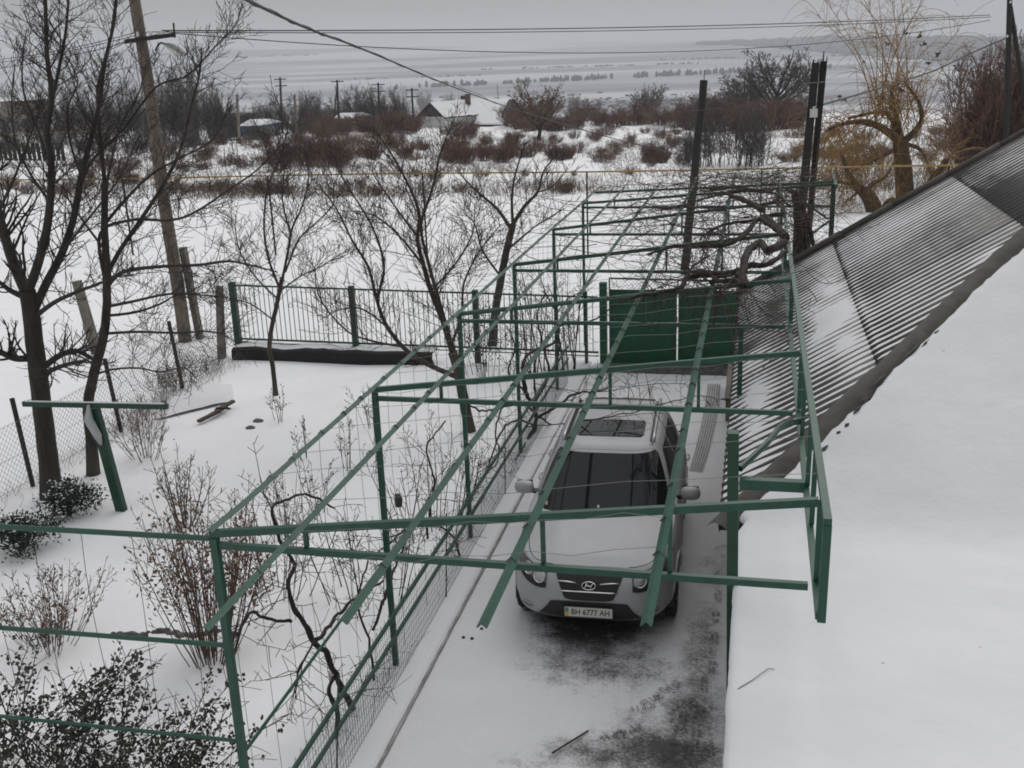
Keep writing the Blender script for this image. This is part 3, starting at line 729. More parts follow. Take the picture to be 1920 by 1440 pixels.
for x, t, w in ((1.24, 6.1, .07), (1.35, 6.04, .06), (1.47, 6.28, .05), (1.55, 6.15, .04)):
    m = MB(); m.bar((x, 28.05, 5.8), (x+.02, 28.05, t), w, .1, up=(0, 1, 0), w2=w*.4); m.build('splinter', MT['tarwood'], p2)
m = MB(); m.box(1.22, 1.40, 27.84, 27.90, 4.74, 4.94); m.box(1.28, 1.34, 27.86, 27.90, 4.945, 5.0); m.build('meter_box', MT['white'], p2)
for z in (5.55, 3.3):
    m = MB(); m.tube([(1.15, 27.87, z), (1.55, 27.97, z+.02), (1.57, 28.24, z), (1.2, 28.2, z), (1.12, 27.9, z)], .012, 4); m.build('binding_wire', MT['wire'], p2)
p3_ = thing('timber_pole', 'dark timber pole with slanting strut behind the shed roof at far right', 'pole', (9.3, 45, 0))
m = MB(); m.tube([(9.45, 45, -.1), (9.2, 45, 4), (8.9, 45, 8.2)], [.13, .115, .095], 9); m.build('shaft', MT['tarwood'], p3_)
m = MB(); m.tube([(10.9, 45.3, -.1), (9.0, 45.1, 7.5)], [.10, .08], 8); m.build('strut', MT['tarwood'], p3_)
for z in (7.6, 7.75, 6.4):
    m = MB(); m.tube([(8.93, 44.8, z), (8.93, 44.8, z+.05), (8.93, 44.8, z+.1)], [.02, .05, .02], 6); m.build('insulator', MT['insul'], p3_)

# ---- overhead lines
def line(name, lab, pts, r, n=4, mt='dark_wire', group=None, cat='cable'):
    m = MB(); m.tube(pts, r, n, cap=False); o = m.build(name, MT[mt], origin=pts[0]); tag(o, lab, cat, group); return o
def sag(a, b, s, k=24):
    a = V(a); b = V(b); return [a+(b-a)*(i/k)-V((0, 0, 4*s*(i/k)*(1-i/k))) for i in range(k+1)]
E1 = atY(1856, 28, 45); E2 = atY(1856, 38, 45)
line('overhead_wire', 'upper of the twin overhead wires crossing the grey sky to the right pole', sag((-13.12, 22.92, 7.27), E1, .16), .014)
line('overhead_wire', 'lower of the twin overhead wires crossing the grey sky to the right pole', sag((-13.4, 22.92, 7.25), E1+V((.05, 0, -.07)), .20), .011)
line('overhead_wire', 'single sagging overhead wire below the twin wires over the far fields', sag((-12.82, 22.92, 7.2), E2, .75), .011)
for k, (py, sx0) in enumerate(((108, -13.72), (114, -13.4), (127, -12.9))):
    e = atY(-60, py+8, 30)
    line('overhead_wire', ('topmost', 'middle', 'lowest')[k]+' of three wires running off to the left edge from the leaning pole', sag((sx0, 22.92, 7.26), e, .12, 10), .009)
pp = [(440, -12, 5.5), (500, 18, 6.6), (560, 46, 8), (610, 66, 9.2), (665, 86, 11), (742, 118, 13.5), (800, 143, 16), (850, 163, 18.3), (905, 184, 21), (960, 203, 23.5), (1060, 234, 26.5), (1160, 262, 29), (1297, 296, 31.85)]
cp = crom([atY(*p) for p in pp], 8)
line('service_cable', 'thick twisted service cable sagging from top centre down to the single tarred pole', cp, .0105, 6)
w2 = [p+V((.012*math.sin(i*.7), 0, .012*math.cos(i*.7)+(.05 if 52 < i < 66 else 0)*math.sin((i-52)/14*math.pi))) for i, p in enumerate(cp)]
o = line('carrier_wire', 'thin carrier wire wound round the thick sagging service cable', w2, .005, 4)
pp = [(1540, 197, 28), (1640, 168, 33), (1710, 146, 37), (1757, 130, 39.5), (1820, 100, 42.5), (1885, 72, 44.85)]
line('service_cable', 'twisted cable from the charred pole pair up to the pole behind the shed roof', crom([atY(*p) for p in pp], 6), .026, 5)
line('overhead_wire', 'thin wire low over the scrub between the two tarred poles', sag(atY(1290, 208, 32), atY(1525, 165, 28), .1, 8), .008)

# ---- gas pipe on posts
gp = thing('gas_pipe', 'long yellow gas pipe on thin posts crossing the snowy field', 'pipe', (-10, 35, 0))
m = MB(); m.tube([(x, 35+.02*x, 2.75+.02*math.sin(x*.35)) for x in [-60+i*2.5 for i in range(33)]], .027, 8); m.build('pipe', MT['yellow'], gp, smooth=True)
for x in [-5.4+5.55*k for k in range(-9, 4)]:
    m = MB(); m.bar((x, 35+.02*x, -.2), (x, 35+.02*x, 2.74), .05, .05, up=(0, 1, 0)); m.build('post', MT['tarwood'], gp)

# ---- odds and ends in the yard
m = MB(); m.box(-.42, -.14, 18.6, 20.7, -.02, .42); m.box(-.44, -.12, 18.55, 20.75, .421, .47)
o = m.build('concrete_block', MT['concrete'], origin=(-.28, 19.6, 0)); tag(o, 'grey concrete block along the shed wall just inside the gate', 'block')
def pile():
    t = thing('snowy_board', 'rusty boards under snow lying near the chain link fence', 'boards', (-10.7, 18.2, 0))
    a = terrain(-10.7, 18.2)
    m = MB()
    for (px, py, qx, qy) in ((372, 790, 412, 770), (395, 778, 425, 762), (405, 770, 438, 752)):
        m.bar(atZ(px, py, .08), atZ(qx, qy, .12), .08, .05)
    m.build('board', MT['rust'], t)
    m = MB(); m.tube([atZ(405, 765, .2), atZ(432, 766, .12)], .02, 5); m.build('stick', MT['bark'], t)
    m = MB(); P = []
    for i in range(14):
        u = i/13; P.append([])
        for j in range(9):
            v = j/8; p = atZ(295+u*140-v*10*0, 788-u*35-v*55+u*v*22, 0)
            hgt = .17*math.sin(math.pi*min(1, max(.02, v)))**.5*math.sin(math.pi*min(1, max(.02, u)))**.4
            P[-1].append((p.x, p.y, hgt+.02*noise.noise(p*3)))
    m.grid(P); m.build('snow_cap', MT['snow'], t, smooth=True)
pile()
def stone(px, py, r, lab, sq=.6):
    p = atZ(px, py, 0); m = MB(); P = []
    for i in range(7):
        th = math.pi*i/6; P.append([])
        for j in range(11):
            ph = 2*math.pi*j/10; k = 1+.25*noise.noise(V((math.cos(ph)*2+px, math.sin(ph)*2, th)))
            P[-1].append((p.x+r*k*math.sin(th)*math.cos(ph)*1.2, p.y+r*k*math.sin(th)*math.sin(ph), p.z+r*sq*k*math.cos(th)))
    m.grid(P); o = m.build('stone', MT['stone'], smooth=True, origin=p); tag(o, lab, 'stone', 'loose stones in the snowy garden'); return p
for px, py, r, lab in ((484, 790, .085, 'snow dusted round stone in the open garden, the farther of two'), (470, 803, .085, 'snow dusted round stone in the open garden, the nearer of two')):
    p = stone(px, py, r, lab)
bs = thing('stone_border', 'row of small dark stones edging the bed behind the stemmed shrub', 'border', atZ(320, 1185, 0))
for i in range(22):
    px = 215+i*10.5+rnd.uniform(-3, 3); p = atZ(px, 1186+4*math.sin(i*.6)+rnd.uniform(-3, 3), .02); r = rnd.uniform(.025, .06); p.z = .0; m = MB(); P = []
    for a in range(5):
        th = math.pi*a/4; P.append([(p.x+r*math.sin(th)*math.cos(2*math.pi*j/7)*1.3*(1+.3*noise.noise(V((j, i, a)))), p.y+r*math.sin(th)*math.sin(2*math.pi*j/7), p.z+r*.8*math.cos(th)) for j in range(8)])
    m.grid(P); m.build('stone', MT['stone'], bs, smooth=True)
m = MB(); a, b = atZ(1035, 1412, .03), atZ(1103, 1370, .03); m.bar(a, b, .013, .012); o = m.build('stick', MT['tarwood'], origin=a); tag(o, 'short dark stick lying on the bared part of the drive', 'stick')
for k, (px, py) in enumerate(((903, 1179), (869, 1195), (885, 1197))):
    p = atZ(px, py, .02); m = MB(); m.tube([p-V((.02, 0, 0)), p, p+V((.02, 0, .004))], [.006, .02, .006], 6)
    o = m.build('clod', MT['bark'], origin=p); tag(o, ('small dark clod nearest the car, left of its front wheel on the drive', 'small dark clod on the drive, leftmost of three beside the path', 'small dark clod on the drive, lowest of three beside the path')[k], 'clod', 'clods on the drive')
pp_ = atX(747, 940, -3.9); m = MB(); m.tube([pp_+V((0, 0, .09)), pp_+V((0, 0, .03)), pp_-V((0, 0, .06))], [.03, .05, .04], 7)
o = m.build('dark_cup', MT['dark_wire'], origin=pp_); tag(o, 'small dark cup hanging among the vine shoots by the second post', 'cup')

# ================================================================== FAR HOUSES, POLES
def hx(px, py, Y): return atY(px, py, Y)
HYY = 150.0
h1 = thing('cottage', 'small cottage with dark board gable, blue windows and patchy snow roof', 'house', hx(820, 238, HYY))
a = hx(773, 240, HYY); b = hx(840, 240, HYY); zb = a.z-1; ze = hx(773, 220, HYY).z
m = MB(); m.box(a.x, b.x, HYY, HYY+9, zb, ze); m.build('wall', MT['white'], h1)
for c0, c1 in ((777, 798), (821, 832)):
    m = MB(); m.box(hx(c0, 0, HYY).x, hx(c1, 0, HYY).x, HYY-.08, HYY-.02, hx(0, 238, HYY).z-.5, ze-.45); w_ = m.build('window', MT['blue'], h1)
    xc = (hx(c0, 0, HYY).x+hx(c1, 0, HYY).x)/2
    f = MB(); f.box(xc-.05, xc+.05, HYY-.12, HYY-.085, hx(0, 238, HYY).z-.5, ze-.45); f.build('frame', MT['white'], w_)
m = MB(); m.box(hx(809, 0, HYY).x, hx(814, 0, HYY).x, HYY-.08, HYY-.02, zb, ze-.5); m.build('door', MT['white'], h1)
xa = (a.x+b.x)/2+.1; za = ze+(b.x-a.x)/2*.72
m = MB(); m.add([(a.x-.3, HYY-.05, ze), (b.x+.2, HYY-.05, ze), (xa, HYY-.05, za), (a.x-.3, HYY+.15, ze), (b.x+.2, HYY+.15, ze), (xa, HYY+.15, za)], [(0, 1, 2), (5, 4, 3), (0, 3, 4, 1), (1, 4, 5, 2), (2, 5, 3, 0)]); m.build('gable', MT['soot'], h1)
m = MB(); m.box(xa-.45, xa+.25, HYY-.12, HYY-.055, ze+.3, ze+1.1); m.build('gable_vent', MT['brick'], h1)
rs = snow_mat('snow_roof_patchy')
for s in (-1, 1):
    ex = a.x-.5 if s < 0 else b.x+.4
    m = MB(); q = [(xa, HYY-.35, za+.05), (ex, HYY-.35, ze-.1), (ex, HYY+9.3, ze-.1), (xa, HYY+9.3, za+.05)]
    m.add(q+[(x, y, z-.1) for x, y, z in q], [(0, 1, 2, 3), (7, 6, 5, 4), (0, 4, 5, 1), (1, 5, 6, 2), (2, 6, 7, 3)]); rf = m.build('roof', MT['wood'], h1)
    m = MB(); P = []
    for i in range(13):
        P.append([])
        for j in range(9):
            u, v = i/12, j/8
            P[-1].append((xa+(ex-xa)*v, HYY-.3+9.5*u, za+.05+(ze-.1-za-.05)*v+.06+.1*noise.noise(V((u*9, v*5, s)))))
    m.grid(P); m.build('snow', MT['snow'], rf, smooth=True)
m = MB(); m.box(xa+.6, xa+1.2, HYY+6, HYY+6.6, za-.6, za+.9); m.build('chimney', MT['brick'], h1)
h1.rotation_euler = (0, 0, -.55)
H2 = 158.0
h2 = thing('house', 'broad house with wide snow covered roof and dark gable edges behind the cottage', 'house', hx(915, 235, H2))
A = hx(868, 214, H2); B = hx(952, 212, H2); T0 = hx(872, 186, H2+5); T1 = hx(966, 186, H2+5)
m = MB(); m.box(A.x+.3, B.x-.2, H2+.3, H2+10, A.z-4, A.z+.1); m.build('wall', MT['wallgrey'], h2)
q = [(A.x, H2, A.z), (B.x, H2, B.z), (T1.x, H2+5, T1.z), (T0.x, H2+5, T0.z)]
m = MB(); m.add(q+[(x, y, z-.15) for x, y, z in q], [(0, 1, 2, 3), (7, 6, 5, 4), (0, 4, 5, 1), (1, 5, 6, 2), (3, 7, 4, 0)]); m.add([(T0.x, H2+5, T0.z), (T1.x, H2+5, T1.z), (B.x, H2+10, B.z), (A.x, H2+10, A.z)], [(0, 1, 2, 3)]); rf = m.build('roof', MT['soot'], h2)
m = MB(); m.add([(x+(.2 if i in (0, 3) else -.9), y-.02, z+.12) for i, (x, y, z) in enumerate(q)], [(0, 1, 2, 3)]); m.build('snow', MT['snow'], rf)
m = MB(); m.add([(B.x, H2+.1, B.z-4), (B.x, H2+10, B.z-4), (B.x, H2+10, B.z), (T1.x, H2+5, T1.z), (B.x, H2, B.z)], [(0, 1, 2, 3, 4)]); m.build('gable', MT['soot'], h2)
m = MB(); m.box(T0.x-.6, T0.x+.1, H2+4.6, H2+5.3, T0.z-.8, T0.z+.5); m.build('chimney', MT['soot'], h2)
m = MB(); m.tube([(T1.x-2.6, H2+5, T1.z), (T1.x-2.7, H2+5, T1.z+2.2)], .05, 4); m.build('aerial', MT['dark_wire'], h2)
ln = thing('outbuilding', 'low lean-to with snow roof in front of the broad house', 'outbuilding', hx(918, 232, 152))
a = hx(890, 231, 152); b = hx(942, 231, 152); c = hx(896, 211, 155); d = hx(952, 211, 155)
m = MB(); m.add([tuple(a), tuple(b), tuple(d), tuple(c)]+[(p.x, p.y, p.z-.2) for p in (a, b, d, c)], [(0, 1, 2, 3), (7, 6, 5, 4), (0, 4, 5, 1), (1, 5, 6, 2), (3, 7, 4, 0)]); m.build('roof', MT['snow'], ln)
m = MB(); m.box(a.x+.2, b.x, 152.3, 155, a.z-2, a.z-.25); m.build('wall', MT['soot'], ln)
def shed_far(name, lab, x0, x1, yt, ym, yb, Y, wallm, roofm='snow'):
    t = thing(name, lab, 'house' if 'house' in name else 'outbuilding', hx((x0+x1)/2, yb, Y))
    a = hx(x0, ym, Y); b = hx(x1, ym, Y); rt = hx(x0, yt, Y+3).z; bz = hx(x0, yb, Y).z
    m = MB(); m.box(a.x, b.x, Y, Y+6, bz-.6, a.z); m.build('wall', MT[wallm], t)
    m = MB(); e = .3
    m.add([(a.x-e, Y-e, a.z), (b.x+e, Y-e, a.z), (b.x+e, Y+3, rt), (a.x-e, Y+3, rt), (a.x-e, Y+6+e, a.z), (b.x+e, Y+6+e, a.z)], [(0, 1, 2, 3), (3, 2, 5, 4), (0, 3, 4), (1, 5, 2)]); m.build('roof', MT[roofm], t)
    return t
shed_far('farm_house', 'small white house with snow roof behind bushes left of the cottage', 628, 664, 212, 222, 242, 140, 'white')
shed_far('blue_shed', 'faded blue shed wall with snow roof among bushes, left of the white house', 452, 484, 224, 236, 254, 118, 'blue')
shed_far('farm_house', 'snow roofed house hidden behind the trees at far left', 0, 46, 176, 190, 215, 120, 'wallgrey')
shed_far('dark_shed', 'dark shed half hidden by the trees left of the blue shed', 386, 440, 213, 220, 250, 118, 'soot', 'soot')
gf = thing('green_fence', 'dull green board fence far off at the left edge', 'fence', atY(20, 290, 78))
for k in range(16):
    a = atY(-20+k*9, 292, 78); m = MB(); m.box(a.x, a.x+.32, 78, 78.04, a.z-.4, a.z+1.0+.04*math.sin(k*3)); m.build('board', mat('dull_green_board', (.03, .036, .028), .9) if k == 0 else bpy.data.materials['dull_green_board'], gf)
m = MB(); m.tube([atY(-30, 252, 76), atY(200, 246, 84)], .03, 5); o = m.build('gas_pipe', MT['yellow'], origin=atY(60, 250, 78)); tag(o, 'distant yellow pipe above the dull green fence at far left', 'pipe')
poles = [(525, 145, 245, 'H-topped distant pole with lamp arm left of the village', 1), (632, 150, 245, 'distant pole with slanting strut, second from left in the village row', 2), (709, 155, 245, 'distant pole with two crossarms, left of the cottage gable', 0), (772, 165, 240, 'distant short pole just left of the cottage roof', 0), (444, 177, 262, 'pale distant pole beside the blue shed', 3), (552, 178, 240, 'thin plain distant pole between two power poles', 3)]
for px, pt, pb, lab, kd in poles:
    Y = 140 if kd != 3 else 105
    b = atY(px+4, pb, Y); t_ = atY(px, pt, Y); t = thing('power_pole', lab, 'utility pole', b, 'distant power poles in the village')
    m = MB(); m.bar(b-V((0, 0, 1)), t_, .26, .26, up=(0, 1, 0), w2=.18); m.build('shaft', MT['tarwood'] if kd != 3 else MT['concrete'], t)
    if kd != 3:
        for dz in (.25, 1.1) if kd != 2 else (.2,):
            m = MB(); m.bar(t_-V((.9, 0, dz)), t_+V((.9, 0, -dz)), .1, .12); m.build('crossarm', MT['tarwood'], t)
    if kd == 2: m = MB(); m.bar(t_-V((0, 0, .6)), b+V((-1.2, 0, -1)), .16, .16); m.build('strut', MT['tarwood'], t)
    if kd == 1:
        m = MB(); m.tube([t_-V((.2, 0, 5)), t_-V((1.3, 0, 1.2)), t_-V((1.4, 0, -.4))], .05, 4); m.tube([t_-V((.7, 0, 3.6)), t_-V((1.9, 0, 3.2))], .05, 4); m.build('lamp_arm', MT['tarwood'], t)
# ================================================================== CAR
car = thing('parked_car', 'silver estate-shaped off-road car with dark glass parked under the pergola, facing the camera', 'car', (-1.695, 10.62, 0))
car.rotation_euler = (0, 0, .033); car.scale = (1.03, 1, 1)
paint = mat('silver_paint', (.37, .375, .385), .48, .2, var=.04, vscale=3, bump=.04, bscale=180)
glass = mat('tinted_glass', (.010, .011, .012), .05, spec=.32)
lens = mat('headlight_lens', (.13, .13, .135), .12, .3, var=.5, vscale=14)
black = mat('black_plastic', (.010, .010, .011), .55); rubber = mat('tyre_rubber', (.014, .014, .014), .9)
chrome = mat('chrome', (.75, .75, .76), .12, 1.0); alloy = mat('alloy', (.42, .42, .43), .35, .8); seam = mat('panel_gap', (.05, .05, .052), .8)
def cb(m, name, mt, parent=car, smooth=True, kind=None, label=None):
    me = bpy.data.meshes.new(name); me.from_pydata([tuple(p) for p in m.v], [], m.f); me.materials.append(mt)
    if smooth: me.polygons.foreach_set('use_smooth', [True]*len(me.polygons))
    me.update(); o = bpy.data.objects.new(name, me); col.objects.link(o); o.parent = parent
    return tag(o, label, kind=kind)
CL = 4.675; ZB = .285
RW = [(0, .80, .22, .16), (.06, .875, .10, .07), (.16, .925, .03, .02), (.32, .942, .0, 0), (.50, .945, .005, 0), (.64, .942, .02, .01), (.78, .932, .05, .03), (.88, .918, .09, .05), (.95, .900, .135, .08), (1.0, .872, .19, .12)]
ZT = [(0, .90), (.25, .935), (.6, .985), (1.4, 1.05), (2.5, 1.085), (4.7, 1.13)]
def rwl(v, k): return lerp_table([(r[0], r[k]) for r in RW], v)
def pw(a, p): return math.copysign(abs(a)**p, a)
def se_x(y, w, sf, sr, nf, nr):
    c = (sf+sr)/2; h = (sr-sf)/2; n = nf if y < c else nr
    q = min(1, abs(y-c)/h); return w*(max(0, 1-q**n))**(1/n)
def se_y(x, w, sf, sr, nf): 
    c = (sf+sr)/2; h = (sr-sf)/2; q = min(.9995, abs(x)/w); return c-h*(1-q**nf)**(1/nf)
def ring(w, sf, sr, nf, nr, M_=132):
    c = (sf+sr)/2; h = (sr-sf)/2; d = []
    for i in range(1600):
        t = 2*math.pi*i/1600; n = nf if math.sin(t) < 0 else nr
        d.append((w*pw(math.cos(t), 2/n), c+h*pw(math.sin(t), 2/n)))
    d.append(d[0]); s = [0]
    for a, b in zip(d, d[1:]): s.append(s[-1]+math.hypot(a[0]-b[0], a[1]-b[1]))
    o = []; j = 0
    for k in range(M_):
        t_ = s[-1]*k/M_
        while s[j+1] < t_: j += 1
        f = (t_-s[j])/max(1e-9, s[j+1]-s[j]); o.append((d[j][0]+(d[j+1][0]-d[j][0])*f, d[j][1]+(d[j+1][1]-d[j][1])*f))
    return o
NF, NR = 5.2, 7.0
m = MB(); vl = [0, .03, .06, .11, .16, .24, .32, .41, .5, .57, .64, .71, .78, .83, .88, .92, .95, .98, 1.0]; P = []
for v in vl:
    r_ = [(x, y, ZB+(lerp_table(ZT, y)-ZB)*v) for x, y in ring(rwl(v, 1), rwl(v, 2), CL-rwl(v, 3), NF, NR)]
    P.append(r_+[r_[0]])
m.grid(P)
def in_arch(p): return abs(p[0]) > .55 and any((p[1]-a)**2+(p[2]-.36)**2 < .405**2 for a in (.93, 3.63))
m.f = [f for f in m.f if not all(in_arch(m.v[i]) for i in f)]
# bonnet / waist cap
ys = [.19+.004*i for i in range(5)]+[.22+.03*i for i in range(5)]+[.38+i*.1 for i in range(42)]+[4.5, 4.53, 4.55]
P = []
def cap_z(u, y):
    c = lerp_table([(0, .0), (.19, .012), (.35, .05), (.8, .075), (1.4, .085), (5, .05)], y)
    z = lerp_table(ZT, y)+c*(1-abs(u)**3.0)
    z += .012*math.exp(-((abs(u)-.52)/.10)**2)*max(0, 1-abs(y-.9)/.7)
    return z
for y in ys:
    w = se_x(y, rwl(1, 1), rwl(1, 2), CL-rwl(1, 3), NF, NR); P.append([(w*u, y, cap_z(u, y)) for u in [-1+i/14 for i in range(29)]])
m.grid(P)
body = cb(m, 'body', paint)
# greenhouse
def gw(v): return .868-.135*v-.10*v*v
def gf(v): return 1.13+1.0*v
def gr(v): return 4.50-.20*v-.16*v*v
def gz(v): return 1.03+.60*v+.02*v*(1-v)
GN, GR = 4.6, 6.0
m = MB(); P = []
for i in range(11):
    v = i/10; r_ = [(x, y, gz(v)) for x, y in ring(gw(v), gf(v), gr(v), GN, GR)]; P.append(r_+[r_[0]])
# rounded edge into roof
for dv, dw, dz in ((.0, .03, .022), (.0, .08, .036)):
    r_ = [(x, y, gz(1)+dz) for x, y in ring(gw(1)-dw, gf(1)+dw*1.3, gr(1)-dw, GN, GR)]; P.append(r_+[r_[0]])
m.grid(P)
P = []; w0, f0, r0_ = gw(1)-.078, gf(1)+.08*1.3-.002, gr(1)-.078
n = 26
for i in range(n+1):
    y = f0+.001+(r0_-f0-.002)*(.5-.5*math.cos(math.pi*i/n)); w = se_x(y, w0, f0, r0_, GN, GR)
    t = (y-f0)/(r0_-f0); P.append([(w*u, y, gz(1)+.034+.035*(1-u*u)*math.sin(math.pi*min(1, max(0, t)))**.5) for u in [-1+k/8 for k in range(17)]])
m.grid(P); roof = cb(m, 'roof', paint)
def roofz(x, y):
    y = min(y, r0_-.02); w = se_x(y, w0, f0, r0_, GN, GR); t = (y-f0)/(r0_-f0); return gz(1)+.034+.035*(1-(x/w)**2)*math.sin(math.pi*min(1, max(0, t)))**.5
# windscreen
def scr(f, v, off=.006):
    w = gw(v); x = f*w; y = se_y(x, w, gf(v), gr(v), GN); return V((x*1.003, y-off, gz(v)+off*.6))
m = MB(); P = []
for i in range(13):
    v = .03+.90*i/12; P.append([])
    for j in range(25):
        f = -1+2*j/24; lim = .945-.02*v
        if i in (0, 12): lim -= .03
        P[-1].append(scr(f*lim, v))
m.grid(P); ws = cb(m, 'windscreen', glass)
m = MB(); P = []
for i in range(4):
    v = -.04+.075*i/3; P.append([scr(f*.95, v, .010) for f in [-1+k/12 for k in range(25)]])
m.grid(P); cb(m, 'cowl', black)
for x0, x1 in ((-.68, .02), (-.02, .60)):
    m = MB(); m.tube([scr(x0+(x1-x0)*k/6, .05+.012*k/6, .02) for k in range(7)], .011, 5); cb(m, 'wiper', black)
m = MB(); c = scr(-.80, .17, .009); m.add([scr(-.84, .15, .009), scr(-.77, .15, .009), scr(-.77, .20, .009), scr(-.84, .20, .009)], [(0, 1, 2, 3)])
cb(m, 'windscreen_sticker', mat('pink_sticker', (.5, .22, .26), .5), ws)
m = MB(); m.add([scr(-.05, .20, .009), scr(-.02, .20, .009), scr(-.02, .23, .009), scr(-.05, .23, .009)], [(0, 1, 2, 3)]); cb(m, 'windscreen_tag', MT['white'], ws)
# rear window
def bk(f, v, off=.006):
    w = gw(v); x = f*w; h = (gr(v)-gf(v))/2; c = (gr(v)+gf(v))/2; return V((x, c+h*(1-min(.999, abs(f))**GR)**(1/GR)+off, gz(v)))
m = MB(); m.grid([[bk(f*.9, .12+.74*i/6) for f in [-1+k/8 for k in range(17)]] for i in range(7)]); cb(m, 'rear_window', glass)
def sidep(s, v, sg, off=.005):
    return V((sg*(se_x(s, gw(v), gf(v), gr(v), GN, GR)+off), s, gz(v)+.002))
for sg in (-1, 1):
    for q in (((1.78, .10), (2.88, .10), (2.88, .86), (2.44, .86)), ((2.96, .10), (3.72, .12), (3.66, .86), (2.96, .86)), ((3.80, .16), (4.20, .32), (4.05, .82), (3.74, .85))):
        m = MB(); P = []
        for i in range(7):
            a = i/6; P.append([])
            for j in range(9):
                b = j/8
                s = (q[0][0]*(1-b)+q[1][0]*b)*(1-a)+(q[3][0]*(1-b)+q[2][0]*b)*a; v = (q[0][1]*(1-b)+q[1][1]*b)*(1-a)+(q[3][1]*(1-b)+q[2][1]*b)*a
                P[-1].append(sidep(s, v, sg))
        m.grid(P); cb(m, 'side_window', glass)
    # roof rail: silver bar over a dark channel
    m = MB(); P = [[(sg*(x), y, roofz(min(.56, x), y)+.004) for x in (.515, .575)] for y in [2.36+i*.085 for i in range(20)]]
    m.grid(P); cb(m, 'roof_channel', black)
    m = MB(); yy = [2.36+i*.132 for i in range(13)]
    m.tube([(sg*.565, yy[0]-.04, roofz(.5, 2.4)+.0)]+[(sg*.565, y, roofz(.5, y)+.045) for y in yy]+[(sg*.565, yy[-1]+.05, roofz(.5, 4.0)+.0)], .022, 8); cb(m, 'roof_rail', alloy)
    # mirror
    mr_ = MB()
    P = []
    for i in range(9):
        th = math.pi*i/8; P.append([])
        for j in range(13):
            ph = 2*math.pi*j/12
            P[-1].append((sg*(1.035+.125*pw(math.sin(th), .7)*pw(math.cos(ph), .7)), 1.98+.075*pw(math.cos(th), .8), 1.115+.085*pw(math.sin(th), .7)*pw(math.sin(ph), .7)))
    mr_.grid(P); mo = cb(mr_, 'wing_mirror', paint)
    m = MB(); m.bar((sg*.86, 1.98, 1.06), (sg*.97, 1.98, 1.075), .06, .05); cb(m, 'mirror_arm', black, mo, smooth=False)
    m = MB(); m.grid([[(sg*(1.035+.10*a), 2.057, 1.115+.065*b) for a in (-1, 1)] for b in (-1, 1)]); cb(m, 'mirror_glass', glass, mo)
# sunroof
m = MB(); P = []
for i in range(9):
    y = 2.42+.62*i/8; k = .43 if i not in (0, 8) else .40
    P.append([(x*k, y+.03*(x*x), roofz(x*k, y)+.006) for x in [-1+j/6 for j in range(13)]])
m.grid(P); cb(m, 'sunroof', glass)
m = MB(); P = [[(x*.49, 4.0+.05*i, roofz(x*.49, 3.98)+.008-.0*i) for x in [-1+j/6 for j in range(13)]] for i in range(2)]; m.grid(P); cb(m, 'roof_spoiler_strip', black)
m = MB(); m.tube([(.12, 3.95, roofz(.1, 3.95)), (.12, 4.08, roofz(.1, 3.95)+.24)], .006, 5); cb(m, 'aerial', black)
# front face
def fp(x, z, off=.006):
    zt = lerp_table(ZT, .12); v = max(0, min(1, (z-ZB)/(zt-ZB)))
    # account for the waist line rising towards the rear at the corners
    for _ in range(3):
        w = rwl(v, 1); y = se_y(x, w, rwl(v, 2), CL-rwl(v, 3), NF); v = max(0, min(1, (z-ZB)/(lerp_table(ZT, y)-ZB)))
    n_ = V((x/w)*abs(x/w)**2.4*1.0 for x in (x,)) if False else None
    k = abs(x/w)**3.4; sx_ = math.copysign(k, x); d = V((sx_, -1, .12)).normalized()
    return V((x, y, z))+d*off
def patch(up_, lo, n=14, k=5, off=.006):
    m = MB(); up2 = crom([V((a, 0, b)) for a, b in up_], 6); lo2 = crom([V((a, 0, b)) for a, b in lo], 6); P = []
    def smp(c, t):
        f = t*(len(c)-1); i = min(int(f), len(c)-2); return c[i]+(c[i+1]-c[i])*(f-i)
    for j in range(n+1):
        a = smp(up2, j/n); b = smp(lo2, j/n); P.append([fp(a.x+(b.x-a.x)*i/k, a.z+(b.z-a.z)*i/k, off) for i in range(k+1)])
    m.grid(P); return m
gl = cb(patch([(-.37, .875), (0, .885), (.37, .875)], [(-.27, .625), (-.2, .605), (0, .600), (.2, .605), (.27, .625)], 18, 6, .008), 'grille', black)
def strip(pts, w, off, mt, nm, par):
    m = MB(); m.tube([fp(x, z, off) for x, z in pts], w, 6); return cb(m, nm, mt, par)
strip([(-.375+.75*i/10, .890+.008*math.sin(math.pi*i/10)) for i in range(11)], .010, .010, chrome, 'grille_surround', gl)
strip([(-.345, .805), (-.24, .803), (-.12, .79)], .010, .022, chrome, 'grille_bar', gl); strip([(.345, .805), (.24, .803), (.12, .79)], .010, .022, chrome, 'grille_bar', gl)
strip([(-.315+.63*i/8, .705) for i in range(9)], .010, .022, chrome, 'grille_bar', gl)
# oval emblem with slanted letter form
em = MB(); em.tube([fp(.075*math.cos(2*math.pi*i/20), .772+.040*math.sin(2*math.pi*i/20), .030) for i in range(21)], .0055, 6, cap=False)
bd = cb(em, 'badge', chrome)
for pts in ([(-.046, .748), (-.032, .765), (-.022, .797)], [(.046, .796), (.032, .779), (.022, .747)], [(-.034, .766), (-.012, .777), (.012, .767), (.034, .778)]):
    strip(pts, .0065, .030, chrome, 'badge_stroke', bd)
